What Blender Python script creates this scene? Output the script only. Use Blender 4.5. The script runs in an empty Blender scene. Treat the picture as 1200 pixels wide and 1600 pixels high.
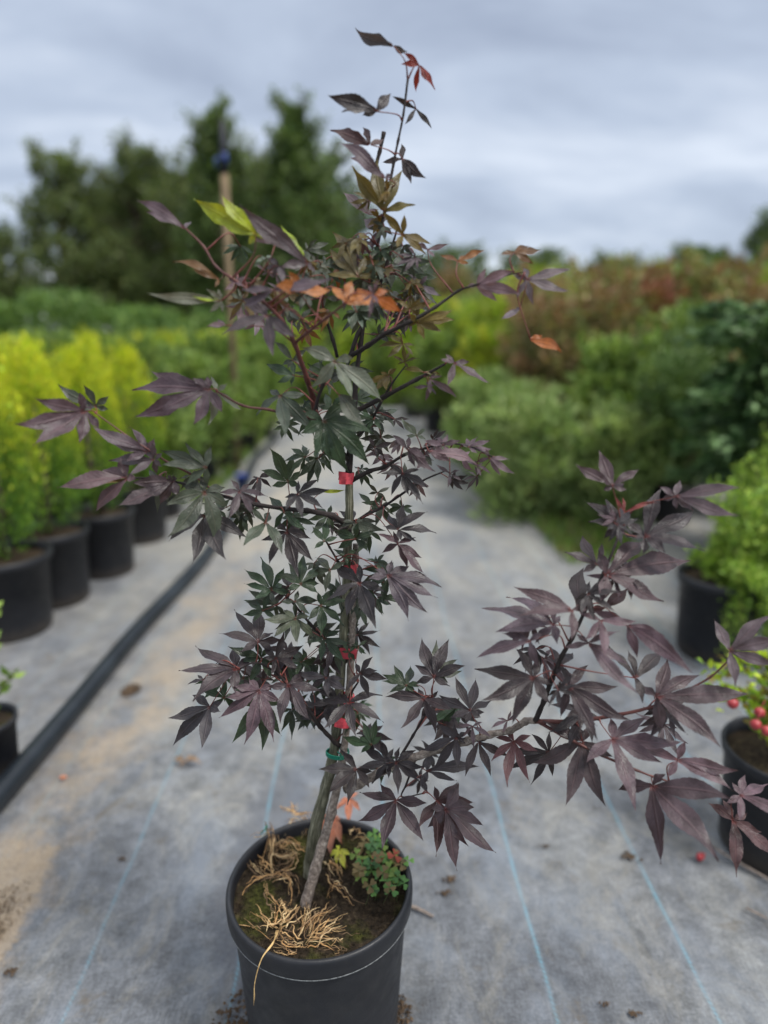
import bpy, math, random
import numpy as np
from mathutils import Vector, Matrix, noise

SC = bpy.context.scene
COL = SC.collection
R = math.radians

# ------------------------------------------------------------------ camera
F = 1060.0                      # focal length in photo pixels (1200 x 1600)
PITCH, YAW, CAMZ = R(15.3), R(1.5), 1.09
cam_d = bpy.data.cameras.new('camera')
cam = bpy.data.objects.new('camera', cam_d)
COL.objects.link(cam)
cam.location = (0, 0, CAMZ)
cam.rotation_euler = (R(90) - PITCH, 0, -YAW)
cam_d.sensor_fit = 'VERTICAL'
cam_d.sensor_height = 36.0
cam_d.lens = F / 1600 * 36.0
cam_d.clip_start = 0.02
cam_d.clip_end = 2000
cam_d.dof.use_dof = True
cam_d.dof.focus_distance = 0.88
cam_d.dof.aperture_fstop = 1.5
SC.camera = cam

# ------------------------------------------------------------------ sky and sun (bright overcast)
SUN_EL, SUN_AZ = R(57), R(122)
W = bpy.data.worlds.new('World')
SC.world = W
W.use_nodes = True
nt = W.node_tree
nt.nodes.clear()
def wn(t, **k):
    n = nt.nodes.new(t)
    for a, b in k.items():
        setattr(n, a, b)
    return n
out = wn('ShaderNodeOutputWorld')
bg = wn('ShaderNodeBackground')
bg.inputs['Strength'].default_value = 0.1
sky = wn('ShaderNodeTexSky', sky_type='NISHITA', sun_disc=False, sun_elevation=SUN_EL, sun_rotation=SUN_AZ)
tc = wn('ShaderNodeTexCoord')
sep = wn('ShaderNodeSeparateXYZ')
nt.links.new(tc.outputs['Generated'], sep.inputs[0])
# flatten the direction onto a cloud deck: xy / (z + k)
zadd = wn('ShaderNodeMath', operation='ADD'); zadd.inputs[1].default_value = 0.30
nt.links.new(sep.outputs['Z'], zadd.inputs[0])
zmax = wn('ShaderNodeMath', operation='MAXIMUM'); zmax.inputs[1].default_value = 0.05
nt.links.new(zadd.outputs[0], zmax.inputs[0])
dx = wn('ShaderNodeMath', operation='DIVIDE'); dy = wn('ShaderNodeMath', operation='DIVIDE')
nt.links.new(sep.outputs['X'], dx.inputs[0]); nt.links.new(zmax.outputs[0], dx.inputs[1])
nt.links.new(sep.outputs['Y'], dy.inputs[0]); nt.links.new(zmax.outputs[0], dy.inputs[1])
comb = wn('ShaderNodeCombineXYZ')
nt.links.new(dx.outputs[0], comb.inputs[0]); nt.links.new(dy.outputs[0], comb.inputs[1])
mp = wn('ShaderNodeMapping'); mp.inputs['Scale'].default_value = (1.0, 1.7, 1)
mp.inputs['Rotation'].default_value = (0, 0, R(-12)); mp.inputs['Location'].default_value = (3.1, 1.35, 0)
nt.links.new(comb.outputs[0], mp.inputs[0])
nz = wn('ShaderNodeTexNoise'); nz.inputs['Scale'].default_value = 1.25; nz.inputs['Detail'].default_value = 7
nz.inputs['Roughness'].default_value = 0.56; nz.inputs['Distortion'].default_value = 0.35
nt.links.new(mp.outputs[0], nz.inputs['Vector'])
cr = wn('ShaderNodeValToRGB')
cr.color_ramp.elements[0].position = 0.30; cr.color_ramp.elements[0].color = (2.9, 3.4, 4.45, 1)
cr.color_ramp.elements[1].position = 0.68; cr.color_ramp.elements[1].color = (6.2, 6.8, 7.8, 1)
e = cr.color_ramp.elements.new(0.50); e.color = (4.3, 4.95, 6.1, 1)
nt.links.new(nz.outputs['Fac'], cr.inputs['Fac'])
# an overcast deck is brightest overhead
zr = wn('ShaderNodeMapRange'); zr.inputs['From Min'].default_value = 0.55; zr.inputs['From Max'].default_value = 1.0
zr.inputs['To Min'].default_value = 1.0; zr.inputs['To Max'].default_value = 2.7
nt.links.new(sep.outputs['Z'], zr.inputs['Value'])
vm = wn('ShaderNodeVectorMath', operation='SCALE')
wm = wn('ShaderNodeMixRGB'); wm.inputs['Color2'].default_value = (6.3, 6.3, 6.25, 1)
wr = wn('ShaderNodeMapRange'); wr.inputs['From Min'].default_value = 0.6; wr.inputs['From Max'].default_value = 0.85
nt.links.new(sep.outputs['Z'], wr.inputs['Value']); nt.links.new(wr.outputs['Result'], wm.inputs['Fac'])
nt.links.new(cr.outputs['Color'], wm.inputs['Color1'])
nt.links.new(wm.outputs[0], vm.inputs[0]); nt.links.new(zr.outputs['Result'], vm.inputs['Scale'])
mix = wn('ShaderNodeMixRGB'); mix.inputs['Fac'].default_value = 0.90
nt.links.new(sky.outputs['Color'], mix.inputs['Color1']); nt.links.new(vm.outputs[0], mix.inputs['Color2'])
nt.links.new(mix.outputs[0], bg.inputs['Color'])
nt.links.new(bg.outputs[0], out.inputs['Surface'])

sun_d = bpy.data.lights.new('sun', 'SUN')
sun_d.energy = 2.7; sun_d.angle = R(13); sun_d.color = (1.0, 0.96, 0.9)
sun = bpy.data.objects.new('sun', sun_d); COL.objects.link(sun)
sun.rotation_euler = (R(90) - SUN_EL, 0, -SUN_AZ + math.pi)
sun.rotation_euler = Vector((math.sin(SUN_AZ) * math.cos(SUN_EL), math.cos(SUN_AZ) * math.cos(SUN_EL), math.sin(SUN_EL))).to_track_quat('Z', 'Y').to_euler()
SC.view_settings.view_transform = 'Standard'
SC.view_settings.look = 'None'
SC.view_settings.gamma = 1
SC.view_settings.exposure = 0.36

# ------------------------------------------------------------------ measuring helpers (photo pixel -> place)
_fw = Vector((math.sin(YAW) * math.cos(PITCH), math.cos(YAW) * math.cos(PITCH), -math.sin(PITCH)))
_rt = Vector((math.cos(YAW), -math.sin(YAW), 0))
_up = _rt.cross(_fw)
CAM = Vector((0, 0, CAMZ))
def ray(px, py):
    return _fw + _rt * ((px - 600) / F) + _up * ((800 - py) / F)
def at(px, py, Y):
    d = ray(px, py)
    return CAM + d * (Y / d.y)
def on_z(px, py, z=0.0):
    d = ray(px, py)
    return CAM + d * ((z - CAMZ) / d.z)

# ------------------------------------------------------------------ object helpers
def link(name, me, parent=None, mats=()):
    o = bpy.data.objects.new(name, me)
    COL.objects.link(o)
    if parent is not None:
        o.parent = parent
    for m in mats:
        me.materials.append(m)
    return o
def tag(o, label=None, cat=None, group=None, kind=None):
    if label: o['label'] = label
    if cat: o['category'] = cat
    if group: o['group'] = group
    if kind: o['kind'] = kind
    return o
def empty(name, loc, label=None, cat=None, group=None, rz=0.0, s=1.0):
    o = bpy.data.objects.new(name, None)
    COL.objects.link(o)
    o.location = loc; o.rotation_euler = (0, 0, rz); o.scale = (s, s, s)
    o.empty_display_size = 0.05
    return tag(o, label, cat, group)
def copy_tree(o, loc, rz=0.0, s=None, label=None, group=None):
    c = o.copy(); COL.objects.link(c)
    c.location = loc; c.rotation_euler = (0, 0, rz)
    if s: c.scale = s if hasattr(s, '__len__') else (s, s, s)
    if label: c['label'] = label
    if group: c['group'] = group
    for ch in [x for x in o.children]:
        d = ch.copy(); COL.objects.link(d); d.parent = c
        for g in [x for x in ch.children]:
            h = g.copy(); COL.objects.link(h); h.parent = d
    return c

class MB:
    """collects verts / faces / uv / colour / material index for one mesh"""
    def __init__(s):
        s.v = []; s.f = []; s.m = []; s.c = []; s.uv = []; s.n = 0; s.smooth = True
    def add(s, verts, faces, col=(1, 1, 1), uv=None, mi=0):
        verts = np.asarray(verts, dtype=np.float64).reshape(-1, 3)
        k = len(verts)
        s.v.append(verts)
        for f in faces:
            s.f.append([i + s.n for i in f]); s.m.append(mi)
        col = np.asarray(col, dtype=np.float64)
        if col.ndim == 1: col = np.tile(col, (k, 1))
        s.c.append(col)
        s.uv.append(np.zeros((k, 2)) if uv is None else np.asarray(uv, dtype=np.float64))
        s.n += k
    def quads(s, verts, col, uv=None, mi=0):
        """verts (n,4,3), col (n,3)"""
        n = len(verts)
        v = verts.reshape(-1, 3)
        base = s.n + np.arange(n) * 4
        s.f.extend(np.stack([base, base + 1, base + 2, base + 3], 1).tolist())
        s.m.extend([mi] * n)
        s.v.append(v); s.c.append(np.repeat(col, 4, 0))
        u = np.tile(np.array([[.5, 0], [1, .5], [.5, 1], [0, .5]]), (n, 1)) if uv is None else uv
        s.uv.append(u); s.n += n * 4
    def build(s, name, mats, parent=None, smooth=True, origin=None):
        v = np.concatenate(s.v)
        if parent is not None and origin is None:
            origin = parent.matrix_world.translation if parent.parent is None else origin
        if origin is not None:
            v = v - np.array(origin)[None, :]
        me = bpy.data.meshes.new(name)
        me.from_pydata(v.tolist(), [], s.f)
        me.polygons.foreach_set('material_index', np.array(s.m, dtype=np.int32))
        if smooth:
            me.polygons.foreach_set('use_smooth', np.ones(len(s.f), dtype=bool))
        c = np.concatenate(s.c)
        a = me.color_attributes.new('col', 'FLOAT_COLOR', 'POINT')
        a.data.foreach_set('color', np.concatenate([c, np.ones((len(c), 1))], 1).astype(np.float32).ravel())
        uvl = me.uv_layers.new(name='UVMap')
        li = np.zeros(len(me.loops), dtype=np.int32); me.loops.foreach_get('vertex_index', li)
        uvl.data.foreach_set('uv', np.concatenate(s.uv)[li].astype(np.float32).ravel())
        me.update()
        return link(name, me, parent, mats if isinstance(mats, (list, tuple)) else [mats])

def catmull(pts, per=6):
    pts = [Vector(p) for p in pts]
    if len(pts) < 3:
        a, b = pts[0], pts[-1]
        return [a.lerp(b, i / per) for i in range(per + 1)]
    P = [pts[0] * 2 - pts[1]] + pts + [pts[-1] * 2 - pts[-2]]
    o = []
    for i in range(1, len(P) - 2):
        for j in range(per):
            t = j / per
            a, b, c, d = P[i - 1], P[i], P[i + 1], P[i + 2]
            o.append(0.5 * ((2 * b) + (c - a) * t + (2 * a - 5 * b + 4 * c - d) * t * t + (3 * b - a - 3 * c + d) * t ** 3))
    o.append(pts[-1])
    return o

def tube(mb, pts, radii, n=8, col=(1, 1, 1), mi=0, cap=True, wob=0.0, seed=0):
    pts = [Vector(p) for p in pts]
    k = len(pts)
    if not hasattr(radii, '__len__'): radii = [radii] * k
    if len(radii) != k:
        x = np.linspace(0, 1, len(radii)); radii = np.interp(np.linspace(0, 1, k), x, radii)
    verts = []; uv = []
    prev = None; dist = 0
    for i, p in enumerate(pts):
        t = (pts[min(i + 1, k - 1)] - pts[max(i - 1, 0)])
        t = t.normalized() if t.length > 1e-9 else Vector((0, 0, 1))
        if prev is None:
            a = Vector((1, 0, 0)) if abs(t.x) < .8 else Vector((0, 1, 0))
        else:
            a = prev
        a = (a - t * a.dot(t)).normalized(); b = t.cross(a); prev = a
        if i: dist += (p - pts[i - 1]).length
        for j in range(n):
            th = 2 * math.pi * j / n
            r = radii[i]
            if wob:
                r *= 1 + wob * noise.noise(Vector((math.cos(th) * 1.5, math.sin(th) * 1.5 + seed, dist * 90 + seed)))
            verts.append(p + (a * math.cos(th) + b * math.sin(th)) * r)
            uv.append((j / n, dist))
    faces = []
    for i in range(k - 1):
        for j in range(n):
            faces.append((i * n + j, i * n + (j + 1) % n, (i + 1) * n + (j + 1) % n, (i + 1) * n + j))
    if cap:
        faces.append(tuple(range(n))[::-1]); faces.append(tuple((k - 1) * n + j for j in range(n)))
    mb.add([tuple(v) for v in verts], faces, col, uv, mi)

def lathe(mb, prof, centre, n=48, mi=0, col=(1, 1, 1), close=False, wob=0.0):
    verts = []; faces = []; uv = []
    for i, (r, z) in enumerate(prof):
        for j in range(n):
            th = 2 * math.pi * j / n
            rr = r * (1 + wob * math.sin(2 * th + .7) + wob * .5 * math.sin(3 * th + 1.9))
            verts.append((centre[0] + rr * math.cos(th), centre[1] + rr * math.sin(th), centre[2] + z)); uv.append((j / n, z))
    for i in range(len(prof) - 1):
        for j in range(n):
            faces.append((i * n + j, i * n + (j + 1) % n, (i + 1) * n + (j + 1) % n, (i + 1) * n + j))
    if close:
        faces.append(tuple(range(n))[::-1])
    mb.add(verts, faces, col, uv, mi)

# ------------------------------------------------------------------ materials
def mat(name):
    m = bpy.data.materials.new(name); m.use_nodes = True
    t = m.node_tree; t.nodes.clear()
    return m, t
def N(t, typ, **k):
    n = t.nodes.new(typ)
    ins = k.pop('ins', {})
    for a, b in k.items(): setattr(n, a, b)
    for a, b in ins.items(): n.inputs[a].default_value = b
    return n
def ramp(t, src, stops, interp='LINEAR'):
    r = N(t, 'ShaderNodeValToRGB'); r.color_ramp.interpolation = interp
    el = r.color_ramp.elements
    el[0].position, el[0].color = stops[0][0], (*stops[0][1], 1)
    el[1].position, el[1].color = stops[-1][0], (*stops[-1][1], 1)
    for p, c in stops[1:-1]:
        x = el.new(p); x.color = (*c, 1)
    t.links.new(src, r.inputs['Fac'])
    return r.outputs['Color']
def g3(v): return (v, v, v)
def mathn(t, op, a, b=None, clamp=False):
    n = N(t, 'ShaderNodeMath', operation=op); n.use_clamp = clamp
    for i, x in enumerate((a, b)):
        if x is None: continue
        if hasattr(x, 'links'): t.links.new(x, n.inputs[i])
        else: n.inputs[i].default_value = x
    return n.outputs[0]
def mixc(t, fac, a, b, mode='MIX'):
    n = N(t, 'ShaderNodeMixRGB', blend_type=mode)
    for i, x in ((0, fac), (1, a), (2, b)):
        if hasattr(x, 'links'): t.links.new(x, n.inputs[i])
        elif i == 0: n.inputs[0].default_value = x
        else: n.inputs[i].default_value = (*x, 1) if len(x) == 3 else x
    return n.outputs[0]
def tnoise(t, vec, scale, detail=4, rough=.55, dist=0.0):
    n = N(t, 'ShaderNodeTexNoise', ins={'Scale': scale, 'Detail': detail, 'Roughness': rough, 'Distortion': dist})
    if vec is not None: t.links.new(vec, n.inputs['Vector'])
    return n.outputs['Fac']
def bump(t, h, strength, dist=0.002):
    b = N(t, 'ShaderNodeBump', ins={'Strength': strength, 'Distance': dist})
    t.links.new(h, b.inputs['Height'])
    return b.outputs['Normal']
def finish(t, shader):
    o = N(t, 'ShaderNodeOutputMaterial'); t.links.new(shader, o.inputs['Surface'])

def mat_maple_leaf():
    m, t = mat('maple_leaf')
    col = N(t, 'ShaderNodeAttribute', attribute_name='col').outputs['Color']
    uv = N(t, 'ShaderNodeUVMap').outputs['UV']
    s = N(t, 'ShaderNodeSeparateXYZ'); t.links.new(uv, s.inputs[0])
    u, v = s.outputs['X'], s.outputs['Y']
    au = mathn(t, 'ABSOLUTE', mathn(t, 'SUBTRACT', u, 0.5))           # 0 midrib .. .5 edge
    rib = ramp(t, au, [(0.0, g3(1)), (0.035, g3(.9)), (0.075, g3(0))])
    lat = mathn(t, 'FRACT', mathn(t, 'SUBTRACT', mathn(t, 'MULTIPLY', v, 11.0), mathn(t, 'MULTIPLY', au, 4.2)))
    lat = ramp(t, mathn(t, 'ABSOLUTE', mathn(t, 'SUBTRACT', lat, .5)), [(0.0, g3(1)), (0.07, g3(.6)), (0.16, g3(0))])
    geo = N(t, 'ShaderNodeNewGeometry').outputs['Position']
    n1 = tnoise(t, geo, 55, 4, .6)
    n2 = tnoise(t, geo, 420, 3, .6)
    c = mixc(t, 1.0, col, ramp(t, n1, [(0.3, g3(.50)), (0.7, g3(1.65))]), 'MULTIPLY')
    c = mixc(t, .5, c, mixc(t, 1.0, c, ramp(t, n2, [(0.3, g3(.7)), (0.72, g3(1.45))]), 'MULTIPLY'))
    vein = mixc(t, 1.0, mixc(t, 1.0, col, (1.8, 1.6, 1.6), 'MULTIPLY'), (.016, .012, .011), 'ADD')
    c = mixc(t, mathn(t, 'MULTIPLY', lat, .16), c, vein)
    c = mixc(t, mathn(t, 'MULTIPLY', rib, .6), c, vein)
    # red heart where the lobes meet
    heart = ramp(t, v, [(0.0, g3(1)), (0.035, g3(.7)), (0.09, g3(0))])
    c = mixc(t, mathn(t, 'MULTIPLY', heart, .6), c, (.24, .04, .03))
    # dusty water spots and pale blemishes
    vo = N(t, 'ShaderNodeTexVoronoi', ins={'Scale': 170.0, 'Randomness': 1.0}); t.links.new(geo, vo.inputs['Vector'])
    sp = ramp(t, vo.outputs['Distance'], [(0.0, g3(1)), (0.09, g3(.8)), (0.16, g3(0))])
    spm = mathn(t, 'MULTIPLY', sp, ramp(t, tnoise(t, geo, 30, 2), [(0.56, g3(0)), (0.64, g3(1))]))
    c = mixc(t, mathn(t, 'MULTIPLY', spm, .45), c, (.24, .21, .17))
    h = mathn(t, 'ADD', mathn(t, 'MULTIPLY', n1, .8), mathn(t, 'SUBTRACT', mathn(t, 'MULTIPLY', n2, .35), mathn(t, 'ADD', mathn(t, 'MULTIPLY', lat, .09), mathn(t, 'MULTIPLY', rib, .5))))
    p = N(t, 'ShaderNodeBsdfPrincipled', ins={'Roughness': 0.45, 'Specular IOR Level': 0.5})
    t.links.new(c, p.inputs['Base Color'])
    t.links.new(ramp(t, n1, [(0.3, g3(.30)), (0.7, g3(.56))]), p.inputs['Roughness'])
    t.links.new(bump(t, h, .8, .0018), p.inputs['Normal'])
    tr = N(t, 'ShaderNodeBsdfTranslucent')
    t.links.new(mixc(t, 1.0, mixc(t, 1.0, col, (2.7, 1.8, 1.2), 'MULTIPLY'), (.012, .005, .0), 'ADD'), tr.inputs['Color'])
    ms = N(t, 'ShaderNodeMixShader', ins={'Fac': .26})
    t.links.new(p.outputs[0], ms.inputs[1]); t.links.new(tr.outputs[0], ms.inputs[2])
    finish(t, ms.outputs[0]); return m

def mat_foliage(name, rough=.55, trans=.28, spec=.3):
    m, t = mat(name)
    col = N(t, 'ShaderNodeAttribute', attribute_name='col').outputs['Color']
    geo = N(t, 'ShaderNodeNewGeometry').outputs['Position']
    c = mixc(t, 1.0, col, ramp(t, tnoise(t, geo, 25, 3), [(0.3, g3(.75)), (0.7, g3(1.3))]), 'MULTIPLY')
    p = N(t, 'ShaderNodeBsdfPrincipled', ins={'Roughness': rough, 'Specular IOR Level': spec})
    t.links.new(c, p.inputs['Base Color'])
    tr = N(t, 'ShaderNodeBsdfTranslucent')
    t.links.new(mixc(t, 1.0, c, (1.4, 1.5, .8), 'MULTIPLY'), tr.inputs['Color'])
    ms = N(t, 'ShaderNodeMixShader', ins={'Fac': trans})
    t.links.new(p.outputs[0], ms.inputs[1]); t.links.new(tr.outputs[0], ms.inputs[2])
    finish(t, ms.outputs[0]); return m

def mat_simple(name, c1, c2, scale=40, rough=.6, bmp=.4, bscale=200, bdist=.001, spec=.4, detail=5):
    m, t = mat(name)
    geo = N(t, 'ShaderNodeTexCoord').outputs['Object']
    c = ramp(t, tnoise(t, geo, scale, detail, .6), [(0.3, c1), (0.7, c2)])
    p = N(t, 'ShaderNodeBsdfPrincipled', ins={'Roughness': rough, 'Specular IOR Level': spec})
    t.links.new(c, p.inputs['Base Color'])
    if bmp: t.links.new(bump(t, tnoise(t, geo, bscale, 4, .6), bmp, bdist), p.inputs['Normal'])
    finish(t, p.outputs[0]); return m

def mat_bark(name, c1, c2, c3, su=14, sv=30):
    m, t = mat(name)
    uv = N(t, 'ShaderNodeUVMap').outputs['UV']
    mp = N(t, 'ShaderNodeMapping', ins={'Scale': (su, sv, 1)}); t.links.new(uv, mp.inputs[0])
    n1 = tnoise(t, mp.outputs[0], 1.0, 5, .65, .3)
    geo = N(t, 'ShaderNodeTexCoord').outputs['Object']
    n2 = tnoise(t, geo, 60, 4)
    c = ramp(t, n1, [(0.3, c1), (0.52, c2), (0.72, c3)])
    c = mixc(t, 1.0, c, ramp(t, n2, [(0.3, g3(.65)), (0.7, g3(1.35))]), 'MULTIPLY')
    p = N(t, 'ShaderNodeBsdfPrincipled', ins={'Roughness': .7, 'Specular IOR Level': .35})
    t.links.new(c, p.inputs['Base Color'])
    t.links.new(bump(t, n1, .9, .0012), p.inputs['Normal'])
    finish(t, p.outputs[0]); return m

def mat_plastic_pot():
    m, t = mat('pot_plastic')
    geo = N(t, 'ShaderNodeTexCoord').outputs['Object']
    n1 = tnoise(t, geo, 9, 5, .6)
    c = ramp(t, n1, [(0.3, (.008, .009, .012)), (0.7, (.017, .018, .022))])
    vo = N(t, 'ShaderNodeTexVoronoi', ins={'Scale': 210.0}); t.links.new(geo, vo.inputs['Vector'])
    sp = ramp(t, vo.outputs['Distance'], [(0.0, g3(1)), (0.06, g3(.7)), (0.11, g3(0))])
    spm = mathn(t, 'MULTIPLY', sp, ramp(t, tnoise(t, geo, 18, 3), [(0.5, g3(0)), (0.62, g3(1))]))
    c = mixc(t, mathn(t, 'MULTIPLY', spm, .5), c, (.16, .15, .13))
    # dried mud wash towards the foot
    s = N(t, 'ShaderNodeSeparateXYZ'); t.links.new(geo, s.inputs[0])
    low = ramp(t, mathn(t, 'ADD', s.outputs['Z'], mathn(t, 'MULTIPLY', tnoise(t, geo, 30, 4), .06)), [(0.03, g3(.6)), (0.09, g3(0))])
    c = mixc(t, low, c, (.07, .055, .04))
    q = N(t, 'ShaderNodeMapping', ins={'Scale': (14, 14, 160)}); t.links.new(geo, q.inputs[0])
    scf = mathn(t, 'MULTIPLY', ramp(t, tnoise(t, q.outputs[0], 1.0, 5, .7), [(0.60, g3(0)), (0.66, g3(1))]), ramp(t, tnoise(t, geo, 7, 3), [(0.45, g3(0)), (0.62, g3(1))]))
    c = mixc(t, mathn(t, 'MULTIPLY', scf, .25), c, (.085, .085, .085))
    dst = ramp(t, tnoise(t, geo, 22, 6, .7), [(0.5, g3(0)), (0.72, g3(1))])
    c = mixc(t, mathn(t, 'MULTIPLY', dst, .10), c, (.10, .09, .075))
    p = N(t, 'ShaderNodeBsdfPrincipled', ins={'Specular IOR Level': .45})
    t.links.new(c, p.inputs['Base Color'])
    t.links.new(ramp(t, tnoise(t, geo, 40, 4), [(0.3, g3(.38)), (0.7, g3(.6))]), p.inputs['Roughness'])
    t.links.new(bump(t, tnoise(t, geo, 420, 3), .35, .0006), p.inputs['Normal'])
    finish(t, p.outputs[0]); return m

def mat_soil(name, moss=.5, k=1.0):
    m, t = mat(name)
    geo = N(t, 'ShaderNodeTexCoord').outputs['Object']
    n1 = tnoise(t, geo, 120, 6, .7); n2 = tnoise(t, geo, 16, 4)
    c = ramp(t, n1, [(0.3, (.008 * k, .006 * k, .004 * k)), (0.55, (.03 * k, .021 * k, .013 * k)), (0.75, (.10 * k, .075 * k, .045 * k))])
    gm = mathn(t, 'MULTIPLY', ramp(t, n2, [(0.5, g3(0)), (0.62, g3(1))]), moss)
    c = mixc(t, gm, c, ramp(t, n1, [(0.35, (.012, .014, .003)), (0.7, (.075, .08, .014))]))
    p = N(t, 'ShaderNodeBsdfPrincipled', ins={'Roughness': .9, 'Specular IOR Level': .2})
    t.links.new(c, p.inputs['Base Color'])
    t.links.new(bump(t, n1, 1.0, .004), p.inputs['Normal'])
    finish(t, p.outputs[0]); return m

def mat_weed_mat():
    m, t = mat('weed_mat')
    geo = N(t, 'ShaderNodeNewGeometry').outputs['Position']
    s = N(t, 'ShaderNodeSeparateXYZ'); t.links.new(geo, s.inputs[0])
    X, Y = s.outputs['X'], s.outputs['Y']
    mp = N(t, 'ShaderNodeMapping', ins={'Scale': (1.0, .6, 1)}); t.links.new(geo, mp.inputs[0])
    big = tnoise(t, mp.outputs[0], 3.1, 6, .62, .5)
    mid = tnoise(t, geo, 17, 7, .72, .4)
    fine = tnoise(t, geo, 190, 4, .7)
    c = ramp(t, big, [(0.32, (.078, .084, .095)), (0.47, (.118, .126, .139)), (0.62, (.168, .174, .176)), (.72, (.225, .22, .20))])
    c = mixc(t, .85, c, mixc(t, 1.0, c, ramp(t, mid, [(0.3, g3(.5)), (0.7, g3(1.5))]), 'MULTIPLY'))
    c = mixc(t, .8, c, mixc(t, 1.0, c, ramp(t, fine, [(0.3, g3(.6)), (0.7, g3(1.4))]), 'MULTIPLY'))
    def threads(sx, sy):
        q = N(t, 'ShaderNodeMapping', ins={'Scale': (sx, sy, 1)}); t.links.new(geo, q.inputs[0])
        return tnoise(t, q.outputs[0], 1.0, 2, .5)
    wy = threads(620, 34); wx = threads(34, 620)
    c = mixc(t, .55, c, mixc(t, 1.0, c, ramp(t, wy, [(0.3, g3(.66)), (0.7, g3(1.34))]), 'MULTIPLY'))
    c = mixc(t, .45, c, mixc(t, 1.0, c, ramp(t, wx, [(0.3, g3(.7)), (0.7, g3(1.3))]), 'MULTIPLY'))
    wv = mathn(t, 'MULTIPLY', mathn(t, 'SINE', mathn(t, 'MULTIPLY', mathn(t, 'ADD', X, mathn(t, 'MULTIPLY', Y, .12)), 1500.0)), mathn(t, 'SINE', mathn(t, 'MULTIPLY', Y, 1250.0)))
    c = mixc(t, .55, c, mixc(t, 1.0, c, ramp(t, mathn(t, 'ADD', mathn(t, 'MULTIPLY', wv, .5), .5), [(0.2, g3(.62)), (0.8, g3(1.38))]), 'MULTIPLY'))
    # pale lime dust, broken up
    dust = ramp(t, tnoise(t, mp.outputs[0], 7.5, 8, .76, .9), [(0.49, g3(0)), (0.63, g3(1))])
    c = mixc(t, mathn(t, 'MULTIPLY', dust, .30), c, (.31, .29, .24))
    bluish = ramp(t, tnoise(t, mp.outputs[0], 4.7, 7, .7, .6), [(0.5, g3(0)), (0.66, g3(1))])
    c = mixc(t, mathn(t, 'MULTIPLY', bluish, .38), c, (.19, .225, .275))
    # mud smears and footprints
    mud = mathn(t, 'MULTIPLY', ramp(t, tnoise(t, geo, 9.5, 6, .74, .6), [(0.58, g3(0)), (0.68, g3(1))]), ramp(t, fine, [(0.3, g3(.2)), (0.62, g3(1))]))
    c = mixc(t, mathn(t, 'MULTIPLY', mud, .7), c, (.10, .078, .05))
    specks = ramp(t, tnoise(t, geo, 75, 3, .5), [(0.70, g3(0)), (0.74, g3(1))])
    c = mixc(t, mathn(t, 'MULTIPLY', specks, .55), c, (.05, .042, .034))
    # soft shadow left of the pot, painted into the mat colour
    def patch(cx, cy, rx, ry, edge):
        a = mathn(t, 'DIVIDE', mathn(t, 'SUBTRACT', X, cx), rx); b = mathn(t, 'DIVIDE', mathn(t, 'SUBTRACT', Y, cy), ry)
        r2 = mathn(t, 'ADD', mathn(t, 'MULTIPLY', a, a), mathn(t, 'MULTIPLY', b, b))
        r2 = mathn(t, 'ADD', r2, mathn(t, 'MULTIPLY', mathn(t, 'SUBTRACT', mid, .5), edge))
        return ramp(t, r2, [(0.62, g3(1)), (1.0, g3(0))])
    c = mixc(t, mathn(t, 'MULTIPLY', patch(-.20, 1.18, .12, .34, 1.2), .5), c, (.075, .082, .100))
    # woven-in blue marker threads every 268 mm
    wob = mathn(t, 'MULTIPLY', mathn(t, 'SUBTRACT', tnoise(t, mp.outputs[0], 3.0, 3), .5), .026)
    ph = mathn(t, 'SUBTRACT', mathn(t, 'ADD', mathn(t, 'ADD', X, wob), 40.0 * .268), .033 - .134)
    d = mathn(t, 'ABSOLUTE', mathn(t, 'SUBTRACT', mathn(t, 'MULTIPLY', mathn(t, 'FRACT', mathn(t, 'DIVIDE', ph, .268)), .268), .134))
    line = ramp(t, d, [(0.0024, g3(1)), (.0042, g3(0))])
    zig = mathn(t, 'FRACT', mathn(t, 'ADD', mathn(t, 'MULTIPLY', Y, 105.0), mathn(t, 'MULTIPLY', X, 90.0)))
    zig = ramp(t, zig, [(0.0, g3(.25)), (0.3, g3(1)), (0.7, g3(1)), (0.9, g3(.2))])
    line = mathn(t, 'MULTIPLY', line, zig)
    line = mathn(t, 'MULTIPLY', line, ramp(t, mid, [(0.35, g3(.85)), (0.62, g3(.28))]))
    line = mathn(t, 'MULTIPLY', line, ramp(t, mathn(t, 'ADD', mathn(t, 'MULTIPLY', X, .5), .5), [(0.18, g3(.45)), (0.36, g3(1))]))
    c = mixc(t, line, c, (.15, .36, .47))
    # wind-blown sand beside the pipe
    sx = mathn(t, 'ADD', mathn(t, 'ADD', X, mathn(t, 'MULTIPLY', Y, -.05)), mathn(t, 'MULTIPLY', mathn(t, 'SUBTRACT', tnoise(t, geo, 2.6, 6, .68), .5), .50))
    band = ramp(t, mathn(t, 'ADD', sx, 1.0), [(0.10, g3(.1)), (0.19, g3(1)), (0.27, g3(1)), (0.35, g3(0))])
    band = mathn(t, 'MULTIPLY', band, ramp(t, tnoise(t, mp.outputs[0], 5.2, 7, .74), [(0.38, g3(0)), (0.56, g3(1))]))
    sand = ramp(t, fine, [(0.3, (.20, .15, .10)), (0.7, (.36, .29, .205))])
    c = mixc(t, mathn(t, 'MULTIPLY', band, .7), c, sand)
    c = mixc(t, mathn(t, 'MULTIPLY', patch(-.735, 1.05, .085, .24, 3.5), .6), c, sand)
    c = mixc(t, mathn(t, 'MULTIPLY', patch(-.745, 1.0, .065, .12, 3.5), .85), c, ramp(t, fine, [(0.3, (.045, .032, .02)), (0.7, (.17, .12, .075))]))
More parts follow.
